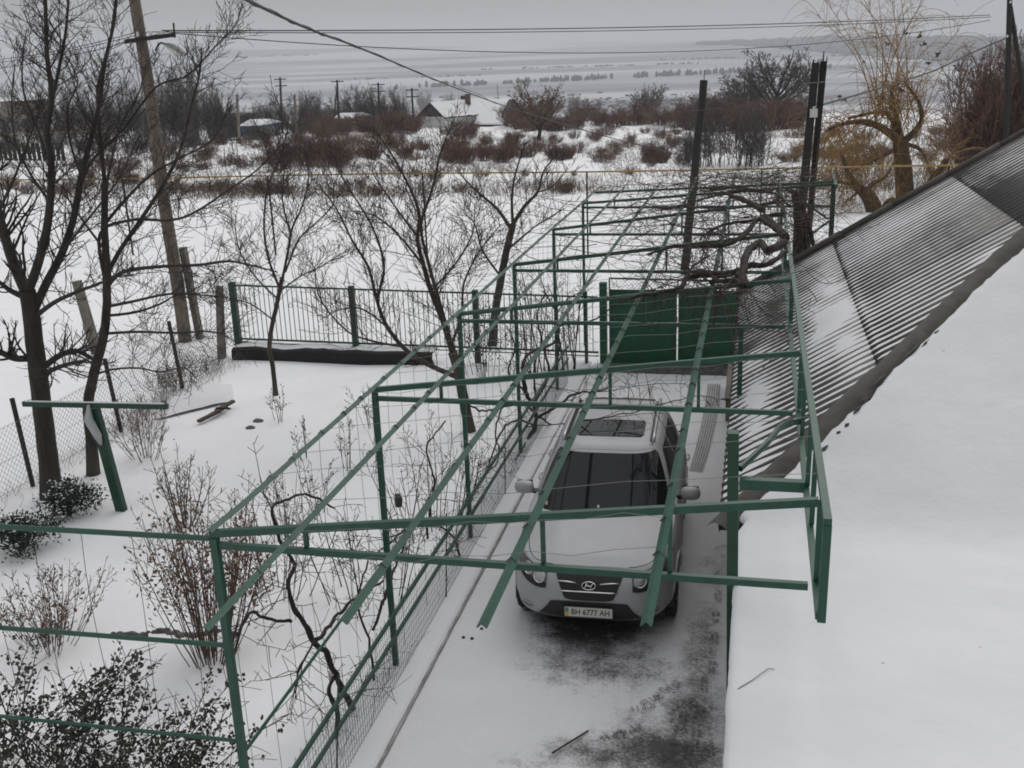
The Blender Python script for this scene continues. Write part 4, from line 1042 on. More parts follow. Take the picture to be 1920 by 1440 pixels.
# lower intake, plate
cb(patch([(-.43, .560), (-.38, .585), (0, .588), (.38, .585), (.43, .560)], [(-.62, .325), (-.48, .30), (0, .29), (.48, .30), (.62, .325)], 22, 6, .007), 'lower_intake', black)
PC = fp(0, .475, .03)
m = MB(); m.box(-.26, .26, PC.y-.012, PC.y, .419, .531); pl = cb(m, 'number_plate', mat('plate_white', (.62, .62, .56), .45), smooth=False)
m = MB(); m.box(-.275, .275, PC.y-.003, PC.y+.012, .405, .545); cb(m, 'plate_holder', black, pl, smooth=False)
m = MB(); m.box(-.256, -.218, PC.y-.0145, PC.y-.0125, .474, .527); cb(m, 'plate_band', mat('plate_teal', (.10, .26, .22), .5), pl, smooth=False)
m = MB(); m.box(-.256, -.218, PC.y-.0145, PC.y-.0125, .423, .473); cb(m, 'plate_band', mat('plate_yellow', (.65, .42, .03), .5), pl, smooth=False)
fc = bpy.data.curves.new('plate_text', 'FONT'); fc.body = 'BH 6777 AH'; fc.size = .098; fc.align_x = 'CENTER'; fc.align_y = 'CENTER'; fc.extrude = .0008; fc.offset = .0012
ft = bpy.data.objects.new('plate_text', fc); col.objects.link(ft)
lm = bpy.data.meshes.new_from_object(ft.evaluated_get(bpy.context.evaluated_depsgraph_get()))
bpy.data.objects.remove(ft); bpy.data.curves.remove(fc)
lm.materials.clear(); lm.materials.append(mat('plate_ink', (.03, .03, .035), .6))
lm.transform(Matrix.Translation((.022, PC.y-.0138, .475)) @ Matrix.Rotation(math.pi/2, 4, 'X') @ Matrix.Diagonal((.83, 1, 1, 1)))
fo = bpy.data.objects.new('plate_lettering', lm); col.objects.link(fo); fo.parent = pl
for sg in (-1, 1):
    S = lambda L_: [(sg*a, b) for a, b in L_]
    hl = cb(patch(S([(.46, .885), (.56, .905), (.70, .935), (.80, .955), (.885, .99)]), S([(.475, .715), (.60, .718), (.74, .765), (.83, .835), (.893, .96)]), 18, 7, .008), 'headlight', lens)
    for cx, cz, r in ((.555, .825, .062), (.69, .865, .05)):
        m = MB(); m.tube([fp(sg*(cx+r*math.cos(2*math.pi*i/18)), cz+r*math.sin(2*math.pi*i/18), .012) for i in range(19)], .006, 5, cap=False); cb(m, 'reflector_ring', chrome, hl)
        m = MB(); P = [[fp(sg*(cx+r*q*math.cos(2*math.pi*i/18)), cz+r*q*math.sin(2*math.pi*i/18), .0105) for i in range(19)] for q in (.02, .5, .9)]; m.grid(P); cb(m, 'reflector', mat('reflector', (.36, .36, .37), .2, .6) if 'reflector' not in bpy.data.materials else bpy.data.materials['reflector'], hl)
    m = patch(S([(.47, .775), (.60, .79), (.80, .87)]), S([(.475, .717), (.60, .721), (.80, .81)]), 10, 2, .011); cb(m, 'headlight_base', black, hl)
    m = MB(); m.tube([fp(sg*(.70+.06*math.cos(2*math.pi*i/16)), .465+.036*math.sin(2*math.pi*i/16), .008) for i in range(17)], .008, 5, cap=False); fg = cb(m, 'fog_lamp', alloy)
    m = MB(); m.grid([[fp(sg*(.70+.055*q*math.cos(2*math.pi*i/16)), .465+.032*q*math.sin(2*math.pi*i/16), .007) for i in range(17)] for q in (.02, .95)]); cb(m, 'lens', lens, fg)
    # bonnet shut line, door gaps
    m = MB(); pts = [(.42, .21), (.52, .235), (.66, .34), (.745, .6), (.775, 1.0), (.79, 1.45)]
    m.tube([(sg*x, y, cap_z(x/se_x(y, rwl(1, 1), rwl(1, 2), CL-rwl(1, 3), NF, NR), y)+.001) for x, y in [(p.x, p.y) for p in crom([V((a, b, 0)) for a, b in pts], 5)]], .0045, 4); cb(m, 'shut_line', seam)
    for s in (1.72, 2.92, 3.80):
        m = MB(); m.tube([(sg*(se_x(s, rwl(v, 1), rwl(v, 2), CL-rwl(v, 3), NF, NR)+.0015), s, ZB+(lerp_table(ZT, s)-ZB)*v) for v in (.12, .3, .5, .64, .78, .9, .98)], .004, 4); cb(m, 'door_gap', seam)
    for s in (2.7, 3.6):
        m = MB(); m.tube([(sg*(.957), s, .93), (sg*.972, s+.04, .935), (sg*.972, s+.16, .94), (sg*.955, s+.2, .94)], .014, 6); cb(m, 'door_handle', paint)
    m = MB(); m.grid([[(sg*(se_x(y, rwl(v, 1), rwl(v, 2), CL-rwl(v, 3), NF, NR)+.006), y, ZB+(lerp_table(ZT, y)-ZB)*v) for v in (.04, .12, .22)] for y in [1.36+i*.1 for i in range(19)]]); cb(m, 'sill_moulding', black)
    # wheels
    for a in (.93, 3.63):
        m = MB(); P = []
        for r, xx in ((.23, .70), (.30, .695), (.345, .715), (.362, .74), (.362, .89), (.345, .915), (.30, .928), (.235, .918)):
            P.append([(sg*xx, a+r*math.cos(2*math.pi*k/28), .36+r*math.sin(2*math.pi*k/28)) for k in range(29)])
        m.grid(P); wh = cb(m, 'wheel', rubber)
        m = MB(); P = []
        for r, xx in ((.24, .915), (.225, .90), (.21, .84), (.01, .82)): P.append([(sg*xx, a+r*math.cos(2*math.pi*k/28), .36+r*math.sin(2*math.pi*k/28)) for k in range(29)])
        m.grid(P)
        for k in range(5):
            t = 2*math.pi*k/5; m.bar((sg*.885, a+.03*math.cos(t), .36+.03*math.sin(t)), (sg*.905, a+.22*math.cos(t), .36+.22*math.sin(t)), .075, .03, up=(1, 0, 0))
        cb(m, 'rim', alloy, wh, smooth=False)
        m = MB(); P = []
        for r, xx in ((.43, .45), (.43, .905)): P.append([(sg*xx, a+r*math.cos(math.pi*k/20-.12+(.24*k/20)), .36+r*math.sin(math.pi*k/20-.12+(.24*k/20))) for k in range(21)])
        m.grid(P); m.box(min(sg*.43, sg*.46), max(sg*.43, sg*.46), a-.43, a+.43, .15, .80); cb(m, 'wheel_arch', black)
        m = MB(); pts = []
        for k in range(25):
            t = math.pi*k/24-.28+.56*k/24; y, z = a+.412*math.cos(t), .36+.412*math.sin(t); v = max(0, min(1, (z-ZB)/(lerp_table(ZT, y)-ZB)))
            pts.append((sg*(se_x(y, rwl(v, 1), rwl(v, 2), CL-rwl(v, 3), NF, NR)), y, z))
        m.tube(pts, .024, 6); cb(m, 'arch_lip', paint)
m = MB(); m.box(-.80, .80, .45, 4.3, .17, .30); cb(m, 'underbody', black, smooth=False)
for sg in (-1, 1):
    m = MB(); m.box(min(sg*.60, sg*.76), max(sg*.60, sg*.76), 4.54, 4.60, .85, 1.10); cb(m, 'tail_lamp', mat('tail_red', (.25, .02, .02), .2) if sg < 0 else bpy.data.materials['tail_red'], smooth=False)
# ================================================================== TREES, VINES, SHRUBS
def rv(r=1.0): return V((rnd.uniform(-r, r), rnd.uniform(-r, r), rnd.uniform(-r, r)))
def wander(P, d, l, k, jit, up):
    pts = [V(P)]; d = V(d).normalized(); s = l/k
    for _ in range(k):
        d = (d+rv(jit)+V((0, 0, up))).normalized(); pts.append(pts[-1]+d*s)
    return pts
def along(path, t):
    f = t*(len(path)-1); i = min(int(f), len(path)-2); a = path[i]; b = path[i+1]
    return a+(b-a)*(f-i), (b-a).normalized()
def spawn(mb, path, n, l0, l1, r, lev, up=.12, t0=.15, jit=.16, fwd=.7, sub=(5, .45), rmin=.0035, leaves=None, flat=1.0, kink=0):
    for _ in range(n):
        t = t0+(1-t0)*rnd.random()**.8; P, T = along(path, t)
        q = T.orthogonal(); q = (q.normalized()*math.cos(a_:=rnd.uniform(0, 6.283))+T.cross(q).normalized()*math.sin(a_))
        if flat < 1: q.y *= flat
        d = T*fwd*rnd.uniform(.6, 1.2)+q+V((0, 0, up*2))
        l = rnd.uniform(l0, l1)*(1.15-.6*t)
        p = wander(P, d, l, 4 if lev else 3, jit, up)
        rr = max(rmin, r*(1.1-.5*t))
        mb.twig(p, rr, max(rmin*.8, rr*.45))
        if leaves and (not lev or rnd.random() < .4):
            for _k in range(leaves[1]):
                Q, T2 = along(p, rnd.uniform(.3, 1)); leaves[0].leaf(Q, T2+rv(.9)+V((0, 0, -.3)), leaves[2]*.6*rnd.uniform(.6, 1.2), leaves[2]*rnd.uniform(1.6, 2.6))
        if lev: spawn(mb, p, sub[0], l*sub[1]*.5, l*sub[1], rr*.55, lev-1, up, .2, jit, fwd, sub, rmin, leaves, flat)
def tree(name, lab, Y, trunk, limbs, tw, cat='tree', group=None, tm='bark_trunk', cm='twig', n_mul=1.0, base=None, twig=(.35, .9), up=.10, lev=2, rmin=.0042, yspread=1.0, sub=(5, .5)):
    """trunk and limbs are given by where they stand; each limb leaves the trunk at its own slant in depth"""
    tp = [atY(px, py, Y) for px, py in trunk[0]]
    b = V(tp[0]); b.z = terrain(b.x, b.y)
    t = thing(name, lab, cat, b, group)
    tp[0].z = min(tp[0].z, b.z-.08)
    m = MB(); tc_ = crom(tp, 5); n = len(tc_)
    m.tube([p+V((.012*noise.noise(p*4), .012*noise.noise(p*4+V((9, 0, 0))), 0)) for p in tc_], [trunk[1]*(1+.25*max(0, 1-i/n*7))+(trunk[2]-trunk[1])*i/(n-1) for i in range(n)], 10)
    c = MB()
    for pts, r0, r1, sl in limbs:
        L_ = len(pts); lp_ = [atY(px, py, Y+sl*yspread*(i/(L_-1))) for i, (px, py) in enumerate(pts)]
        lc = crom(lp_, 6); n = len(lc)
        m.tube(lc, [r0+(r1-r0)*i/(n-1) for i in range(n)], 7 if r0 > .03 else 5)
        ln_ = sum((b_-a_).length for a_, b_ in zip(lc, lc[1:]))
        spawn(c, lc, int(ln_*tw*n_mul), twig[0], twig[1], max(.006, r1*.75), lev-1, up*1.3, .08, .24, .8, sub, rmin)
    spawn(c, tc_[len(tc_)//2:], int(3*n_mul), twig[0], twig[1], .008, lev-1, up, .3, rmin=rmin)
    m.build('trunk', MT[tm], t, smooth=True); c.build('crown', MT[cm], t)
    return t
# --- left: two big trees, bark wet and dark
tree('walnut_tree', 'biggest dark bare tree, stout forked trunk rising beside the round evergreen bush', 13.8,
     ([(98, 940), (90, 855), (80, 770), (68, 670), (60, 600), (52, 545)], .165, .125),
     [([(52, 550), (25, 490), (6, 430), (-12, 360), (-20, 300)], .10, .04, .6),
      ([(54, 545), (70, 500), (86, 440), (95, 370), (96, 300), (88, 247), (97, 183), (88, 100), (85, 0), (80, -60)], .075, .018, -.5),
      ([(97, 190), (112, 120), (124, 50), (130, -40)], .03, .014, -.4),
      ([(88, 80), (60, 55), (44, 20)], .014, .007, .3), ([(88, 90), (100, 60), (118, 38), (128, 25)], .014, .006, -.5),
      ([(60, 590), (85, 535), (118, 470), (140, 400), (152, 330), (168, 270), (185, 200), (196, 120), (214, 40), (218, -20)], .07, .015, 1.0),
      ([(66, 670), (30, 672), (0, 660), (-30, 650)], .06, .035, -.6),
      ([(80, 690), (110, 668), (140, 658), (165, 668), (178, 676)], .055, .025, .5), ([(82, 700), (120, 685), (160, 676)], .045, .02, -.8),
      ([(70, 590), (105, 565), (150, 545), (190, 530), (250, 500)], .04, .012, -.9),
      ([(52, 560), (20, 545), (0, 530), (-25, 515)], .05, .02, -.5),
      ([(95, 380), (60, 330), (30, 270), (22, 190), (28, 120)], .025, .008, .7), ([(93, 310), (70, 240), (45, 175), (42, 115), (50, 55)], .022, .007, .4),
      ([(-5, 400), (20, 350), (40, 300), (62, 240), (75, 200)], .025, .008, .4),
      ([(118, 470), (150, 430), (190, 380), (226, 330), (262, 250)], .022, .008, -.6), ([(152, 330), (130, 260), (128, 200), (146, 150), (120, 100)], .02, .007, .3)],
     16, tm='bark_dark_trunk', twig=(.30, 1.05), up=.08, rmin=.0040)
tree('walnut_tree', 'slimmer bent tree with long arching branches in front of the utility pole', 14.7,
     ([(174, 890), (172, 830), (166, 760), (176, 700), (192, 640), (200, 580), (200, 500), (196, 430), (197, 340)], .10, .05),
     [([(197, 350), (190, 280), (184, 200), (186, 150), (205, 80), (214, 20), (222, -40)], .035, .012, .5),
      ([(198, 520), (225, 470), (262, 415), (310, 340), (340, 275), (356, 210), (374, 140), (378, 90)], .04, .01, -.7),
      ([(200, 540), (230, 510), (300, 500), (370, 497), (430, 490), (480, 500), (520, 510)], .035, .009, -1.1),
      ([(200, 575), (250, 565), (310, 552), (360, 552), (410, 556)], .028, .009, -.6), ([(200, 592), (255, 585), (300, 570), (330, 555), (390, 548)], .026, .008, .6),
      ([(202, 625), (260, 622), (330, 624), (400, 622), (440, 640)], .026, .008, -.9),
      ([(200, 540), (187, 440), (247, 413), (320, 413), (367, 397), (433, 353), (480, 320), (533, 267)], .03, .008, -1.0),
      ([(185, 700), (215, 692), (260, 690), (300, 697), (345, 690), (370, 712)], .02, .007, -.5),
      ([(198, 470), (160, 420), (125, 370), (85, 330)], .025, .008, .9), ([(197, 420), (230, 380), (280, 330), (330, 300), (400, 260), (430, 190)], .028, .008, .8),
      ([(127, 457), (140, 400), (167, 310), (233, 240), (293, 163), (353, 140), (410, 80), (440, 50), (455, 8)], .028, .006, 1.0),
      ([(196, 380), (205, 320), (225, 240), (262, 170), (275, 120)], .022, .007, .2), ([(190, 280), (160, 220), (140, 160), (130, 130)], .018, .006, .4)],
     16, twig=(.32, 1.15), up=.08, rmin=.0040, tm='bark_trunk')
tree('garden_tree', 'small slender tree in the left garden in front of the tarred kerb wall', 19.2,
     ([(517, 742), (512, 690), (505, 645), (517, 580), (530, 520)], .05, .042),
     [([(530, 520), (540, 470), (547, 430), (565, 390), (578, 340), (575, 280)], .03, .009, .4), ([(526, 545), (505, 490), (495, 430), (502, 350), (528, 290), (540, 240)], .028, .008, -.5),
      ([(535, 510), (560, 450), (590, 420), (625, 380), (620, 320)], .022, .007, -.6), ([(520, 560), (480, 520), (450, 470), (440, 420)], .02, .007, .6), ([(520, 550), (560, 520), (600, 500), (650, 470)], .018, .007, .5),
      ([(512, 600), (470, 570), (430, 560), (400, 545)], .016, .006, -.7), ([(545, 440), (530, 380), (532, 320), (527, 190)], .018, .005, .2)],
     21, twig=(.3, 1.15), rmin=.0042)
tree('fruit_tree', 'many-limbed reddish fruit tree leaning over the left row of pergola posts', 17.6,
     ([(882, 800), (872, 760), (860, 700), (848, 660)], .10, .085),
     [([(850, 665), (830, 600), (808, 545), (795, 500), (783, 450), (786, 400), (765, 345), (735, 290), (700, 240)], .06, .010, .5), ([(848, 650), (822, 560), (800, 480), (790, 420), (812, 350), (825, 290), (845, 240)], .04, .009, -.7),
      ([(860, 708), (800, 682), (755, 650), (722, 605), (706, 560), (690, 500), (660, 450), (630, 390), (600, 350)], .05, .009, -.4), ([(706, 560), (720, 500), (700, 430), (665, 370), (640, 330), (625, 290)], .028, .008, .6),
      ([(755, 650), (700, 640), (650, 620), (600, 560), (590, 500)], .025, .008, -.6), ([(845, 650), (865, 590), (870, 530), (900, 470), (940, 420)], .03, .008, .4), ([(795, 500), (760, 455), (725, 420), (690, 400), (640, 395)], .026, .007, .9),
      ([(780, 440), (750, 400), (715, 350), (690, 310)], .022, .007, -.5), ([(722, 610), (680, 580), (640, 580), (600, 600)], .02, .007, .4), ([(808, 545), (850, 500), (885, 440), (890, 380)], .02, .007, -.4)],
     21, cm='vine_shoot', twig=(.3, 1.2), up=.09, rmin=.0042)
tree('young_tree', 'grey fruit tree just outside the bar fence near its third post', 23.4,
     ([(922, 645), (928, 590), (938, 530), (950, 470), (962, 420)], .10, .075),
     [([(962, 420), (985, 385), (1008, 360), (1020, 320), (1045, 290)], .05, .010, .4), ([(958, 430), (935, 395), (910, 372), (880, 345), (858, 320)], .045, .010, -.5), ([(962, 425), (960, 370), (968, 320), (985, 270)], .04, .010, .5),
      ([(950, 470), (985, 440), (1010, 420), (1060, 390)], .03, .009, -.6), ([(940, 520), (905, 470), (890, 420), (870, 400)], .03, .009, .6), ([(1008, 360), (1035, 350), (1065, 315)], .02, .008, -.3)],
     16, twig=(.35, 1.0), cm='twig', rmin=.0048)
# sparse saplings by the fence
for px, py, h, lab in ((1075, 560, 170, 'thin grey whips standing by the last fence bay left of the gate'), (1010, 620, 190, 'thin sapling among the vines beside the third pergola post')):
    b = atY(px, py+60, 21.2); b.z = 0; t = thing('sapling', lab, 'sapling', b); m = MB()
    for k in range(7):
        p = wander(b+V((rnd.uniform(-.3, .3), rnd.uniform(-.3, .3), 0)), V((rnd.uniform(-.25, .25), rnd.uniform(-.2, .2), 1)), rnd.uniform(1.6, 3.0), 7, .10, .05); m.tube(p, [.014-.0014*i for i in range(8)], 4); spawn(m, p, 12, .25, .7, .007, 1, .1, .25, rmin=.004, sub=(2, .5))
    m.build('stem', MT['twig'], t)

# --- willow: pollarded trunk, golden whips
def willow():
    Y = 47.8; t = thing('willow_tree', 'pollarded golden willow with upright and drooping whips behind the shed roof', 'tree', atY(1700, 395, Y)); m = MB(); w = MB()
    tp = crom([atY(px, py, Y) for px, py in ((1712, 400), (1698, 370), (1694, 320), (1690, 285), (1688, 262))], 5); n = len(tp)
    m.tube(tp, [.42-.12*i/(n-1)+.03*noise.noise(p*2) for i, p in enumerate(tp)], 10)
    limbs = [(((1690, 268), (1665, 248), (1640, 234), (1610, 228), (1575, 234), (1548, 246)), .20, .05, -1.5), (((1690, 265), (1678, 250), (1672, 225), (1650, 210), (1590, 222)), .14, .05, 1.5), (((1695, 265), (1712, 250), (1728, 225), (1722, 190), (1700, 160)), .16, .05, 0),
             (((1690, 262), (1680, 220), (1672, 180), (1675, 160)), .15, .06, 1), (((1705, 375), (1740, 350), (1765, 315), (1775, 300)), .24, .12, -1), (((1690, 275), (1650, 295), (1620, 310), (1590, 325)), .10, .04, -1), (((1700, 270), (1725, 280), (1738, 305), (1745, 330)), .10, .03, 1)]
    for pts, r0, r1, sl in limbs:
        lc = crom([atY(px, py, Y+sl*i/(len(pts)-1)) for i, (px, py) in enumerate(pts)], 5); n = len(lc); m.tube(lc, [r0+(r1-r0)*i/(n-1) for i in range(n)], 7)
        for _ in range(46):   # drooping curtains
            P, T = along(lc, rnd.uniform(.25, 1)); d = T*.7+rv(.8)+V((0, 0, .3)); w.twig(wander(P, d, rnd.uniform(1.2, 3.4), 7, .12, -.27), .016, .007)
        for _ in range(14):
            P, T = along(lc, rnd.uniform(.2, 1)); w.twig(wander(P, T*.5+rv(.6)+V((0, 0, .6)), rnd.uniform(1, 2.4), 5, .15, .05), .015, .006)
    head = atY(1685, 200, Y)
    tops = [(1530, 25), (1548, 0), (1575, 10), (1600, -15), (1625, 5), (1645, -30), (1668, -35), (1685, -40), (1700, -10), (1730, 0), (1745, -20), (1770, 60), (1800, 55), (1815, 70), (1640, 40), (1612, 45), (1560, 45), (1720, 30)]
    for px, py in tops:     # long upright whips off the pollard head
        e = atY(px, py, Y+rnd.uniform(-2, 2)); s = head+V((rnd.uniform(-.9, .9), rnd.uniform(-.8, .8), rnd.uniform(-.9, .5)))
        mid = (s+e)/2+V(((s.x-e.x)*.12, 0, .3)); p = crom([s, mid, e], 7); n = len(p)
        m2 = [.024-.017*i/(n-1) for i in range(n)]; w.tube(p, m2, 4)
        spawn(w, p, 9, .6, 1.7, .010, 1, .02, .15, .12, .9, (3, .6), .006)
        for _ in range(5):
            P, T = along(p, rnd.uniform(.55, 1)); w.twig(wander(P, T+rv(.5)+V((rnd.uniform(-.5, .5), 0, 0)), rnd.uniform(1, 2.8), 7, .06, -.22), .011, .006)
    for _ in range(260):   # dense thatch round the head and left limb
        c = atY(rnd.gauss(1690, 28), rnd.gauss(205, 28), Y+rnd.gauss(0, 1)) if rnd.random() < .6 else atY(rnd.gauss(1565, 26), rnd.gauss(262, 24), Y-1+rnd.gauss(0, .8))
        w.twig(wander(c, rv(1)+V((0, 0, -.1)), rnd.uniform(.6, 1.8), 5, .2, -.13), .013, .006)
    for _ in range(420):
        c = atY(rnd.gauss(1585, 45), rnd.gauss(270, 36), Y+rnd.gauss(0, 1.2)); w.twig(wander(c, rv(.6)+V((0, 0, -.5)), rnd.uniform(.7, 1.8), 5, .15, -.1), .011, .006)
    m.build('trunk', MT['willow'], t, smooth=True); w.build('crown', MT['willow_twig'], t)
    lf = MB()
    for px, py in ((1620, 118), (1725, 66), (1731, 84), (1663, 82), (1690, 168), (1655, 182), (1738, 118), (1795, 126), (1576, 182), (1583, 188), (1697, 60), (1760, 100), (1570, 232), (1684, 190)):
        c = atY(px, py, Y)
        for _ in range(7): lf.leaf(c+rv(.07), rv(1), .05, .14)
    lf.build('dead_leaves', MT['leaf_dark'], t)
    # old leaning stump of a second willow
    t2 = thing('willow_stump', 'old leaning willow stump with golden side limbs just left of the pollard willow', 'tree', atY(1640, 405, 44.5)); m = MB(); w = MB(); Y = 44.5
    for pts, r0, r1, sl in ((((1652, 425), (1640, 395), (1632, 375), (1618, 355)), .38, .26, 0), (((1618, 358), (1600, 340), (1588, 320), (1582, 300), (1575, 285)), .17, .05, -.6), (((1622, 358), (1640, 342), (1660, 332), (1675, 305)), .12, .04, .7), (((1615, 362), (1590, 345), (1570, 342), (1545, 338)), .08, .03, -.9), (((1662, 400), (1668, 385), (1676, 378)), .3, .2, .4), (((1610, 360), (1590, 375), (1578, 388)), .05, .02, -.5)):
        lc = crom([atY(px, py, Y+sl*i/(len(pts)-1)) for i, (px, py) in enumerate(pts)], 5); n = len(lc); m.tube(lc, [r0+(r1-r0)*i/(n-1)+.02*noise.noise(p*3) for i, p in enumerate(lc)], 8)
        spawn(w, lc, 30, .4, 1.5, .012, 1, .05, .2, .2, .6, (4, .6), .006)
    m.build('trunk', MT['willow'], t2, smooth=True); w.build('crown', MT['willow_twig'], t2)
willow()

# --- vines on the pergola
def vine(lab, base, paths, shoots, sm=.9, seed=1, extra=None, drop=.0):
    t = thing('grape_vine', lab, 'vine', base); m = MB(); s = MB()
    for pts, r0, r1 in paths:
        lc = []
        for i, p in enumerate(crom([V(p) for p in pts], 6)):
            k = .028; lc.append(p+V((k*noise.noise(p*7+V((seed, 0, 0))), k*noise.noise(p*7+V((0, seed, 5))), k*noise.noise(p*7+V((3, 0, seed))))))
        n = len(lc); m.tube(lc, [1.2*(r0+(r1-r0)*i/(n-1))*(1+.35*noise.noise(p*9)) for i, p in enumerate(lc)], 7)
        spawn(s, lc, shoots, .25*sm, .95*sm, .0065, 1, drop, .15, .24, .5, (3, .55), .0035)
    m.build('trunk', MT['vine'], t, smooth=True); s.build('crown', MT['vine_shoot'], t)
    return t
def X_(pts, X=-3.85): return [atX(px, py, X) for px, py in pts]
vine('gnarled vine nearest the camera, climbing from the mesh fence beside the front posts', (-4.0, 8.6, 0),
     [(X_([(655, 1378), (668, 1340), (645, 1300), (627, 1262), (608, 1222), (590, 1205), (572, 1172), (545, 1120), (540, 1090), (552, 1055)], -3.95), .030, .016),
      (X_([(630, 1380), (632, 1330), (618, 1300), (628, 1262)], -3.95), .022, .018),
      (X_([(590, 1205), (625, 1165), (655, 1130), (690, 1110), (720, 1090)], -3.95), .018, .009), (X_([(552, 1055), (525, 1010), (510, 960), (540, 935), (590, 930), (628, 955)], -4.05), .015, .008),
      (X_([(545, 1165), (500, 1160), (470, 1150), (445, 1190)], -4.0), .014, .009), (X_([(650, 1370), (700, 1290), (690, 1200), (672, 1120), (690, 1050)], -3.9), .014, .007), (X_([(590, 1205), (560, 1255), (555, 1310)], -3.9), .010, .005)], 11, .9, 1)
vine('twisted vine between the second and third posts, hanging over the mesh fence', (-3.9, 11.5, 0),
     [(X_([(835, 1090), (860, 1060), (856, 1020), (830, 990), (800, 985)], -3.75), .018, .008), (X_([(800, 1010), (805, 960), (815, 900), (800, 840), (835, 790)], -3.85), .016, .008),
      (X_([(700, 1180), (720, 1120), (745, 1050), (770, 1000), (790, 960)], -3.85), .014, .007), (X_([(770, 980), (740, 1010), (700, 1040), (655, 1030)], -3.85), .012, .006)], 15, .8, 4)
vine('thick knotted vine at the third post, arching over the car roof', (-3.85, 14.2, 0),
     [(X_([(985, 870), (990, 830), (1005, 790), (1000, 760), (985, 735), (980, 690), (995, 660), (1040, 640), (1050, 600)], -3.75), .038, .020),
      ([atX(1005, 785, -3.75), atX(1040, 765, -3.2), atX(1075, 740, -2.7), atX(1110, 735, -2.35), atX(1140, 730, -2.1)], .022, .008),
      (X_([(1000, 770), (975, 755), (940, 765), (905, 770), (880, 760)], -3.85), .022, .009), (X_([(1010, 780), (1045, 800), (1085, 790)], -3.5), .016, .008), (X_([(1000, 760), (1030, 700), (1020, 650), (1045, 600), (1020, 545)], -3.75), .024, .010), (X_([(990, 830), (1000, 800), (960, 790), (930, 830), (915, 880)], -3.8), .020, .008), (X_([(985, 735), (955, 700), (965, 650), (950, 610)], -3.8), .016, .007), (X_([(985, 830), (965, 870), (960, 920), (945, 960)], -3.75), .012, .005),
      (X_([(940, 765), (930, 810), (935, 860), (900, 900)], -3.8), .012, .006), ([atX(985, 800, -3.7), atY(1090, 790, 13.5), atY(1200, 770, 13.3), atY(1290, 745, 13.2), atY(1360, 748, 13.15)], .008, .004), ([atX(1000, 720, -3.7), atY(1100, 735, 14.5), atY(1200, 722, 14.5), atY(1290, 718, 14.4)], .006, .003)], 13, .95, 8)
vine('slender vine reaching up between the third and fourth posts to the top beam', (-3.85, 16.5, 0),
     [(X_([(1005, 740), (1002, 690), (1015, 640), (1008, 590), (1020, 550), (1010, 510)], -3.8), .020, .008), (X_([(1040, 700), (1050, 640), (1040, 600), (1065, 560), (1100, 545)], -3.7), .016, .007), ([atY(1050, 610, 16.5), atY(1110, 600, 17), atY(1160, 570, 17.5), atY(1215, 548, 18), atY(1260, 530, 18.5)], .014, .007)], 14, .9, 12)
def R_(pts): # on the sloping top of the pergola
    o = []
    for px, py in pts:
        p = atZ(px, py, 3.6)
        for _ in range(3): p = atZ(px, py, min(3.8, beam_z(p.x))+.1)
        o.append(p)
    return o
vine('mass of old dark vine stems sprawling over the far right end of the pergola', (.75, 22.5, 1.2),
     [(R_([(1470, 455), (1440, 470), (1425, 455), (1405, 470), (1395, 500), (1390, 520), (1400, 500), (1440, 495), (1475, 470)]), .050, .030),
      (R_([(1475, 445), (1450, 425), (1420, 412), (1385, 450), (1330, 462), (1265, 463), (1215, 478)]), .045, .015), (R_([(1390, 510), (1340, 515), (1290, 520), (1275, 540), (1230, 548), (1180, 560)]), .042, .014),
      (R_([(1385, 515), (1395, 535), (1370, 525), (1330, 530)]), .04, .02), (R_([(1470, 440), (1445, 415), (1430, 405), (1470, 400), (1450, 375)]), .05, .02), (R_([(1430, 395), (1395, 375), (1365, 362), (1400, 358), (1450, 362), (1480, 385)]), .045, .015),
      (R_([(1420, 412), (1370, 418), (1335, 430), (1310, 450)]), .025, .010), (R_([(1395, 500), (1360, 540), (1345, 555)]), .02, .008), (R_([(1365, 362), (1320, 372), (1280, 385), (1230, 395)]), .02, .007),
      (R_([(1275, 540), (1300, 500), (1330, 480)]), .015, .007), (R_([(1450, 362), (1380, 352), (1320, 360)]), .02, .007), (R_([(1340, 430), (1280, 425), (1220, 410), (1160, 420)]), .012, .005),
      ([V((.95, 22.3, 1.5)), V((.9, 22.3, 2.3)), V((.85, 22.3, 3.0)), V((.75, 22, 3.7))], .09, .06), ([V((1.1, 22.4, 1.5)), V((1.0, 22.4, 2.5)), V((.9, 22.4, 3.4))], .06, .04), ([V((1.25, 22.6, 1.4)), V((1.2, 22.5, 2.3)), V((1.0, 22.5, 3.2))], .05, .03)], 34, 1.5, 21, drop=.0)
t = thing('vine_shoots', 'tangle of thin vine shoots trailing along the wires of the far pergola bays', 'vine', (-1, 20, 3.5)); m = MB()
for _ in range(110):
    x = rnd.uniform(-3.3, .5); y = rnd.uniform(15.5, 25); k = .5 if x < -1.5 else 1
    if rnd.random() > k: continue
    p = wander((x, y, beam_z(x)+.13), V((rnd.choice((-1, 1)), rnd.uniform(-.9, .9), .05)), rnd.uniform(.8, 2.6), 7, .22, -.004); m.twig(p, .008, .004)
    if rnd.random() < .6: spawn(m, p, 4, .2, .7, .006, 0, .04, .1, .2, .6, rmin=.0038)
for _ in range(60):
    x = rnd.uniform(-.4, 1.0); y = rnd.uniform(19, 24.5); p = wander((x, y, beam_z(min(x, .42))+.1), V((rnd.uniform(-1, 1), rnd.uniform(-1, .6), .3)), rnd.uniform(.8, 2.2), 7, .16, -.13); m.twig(p, .007, .0035)
m.build('shoots', MT['vine_shoot'], t)
m = MB()
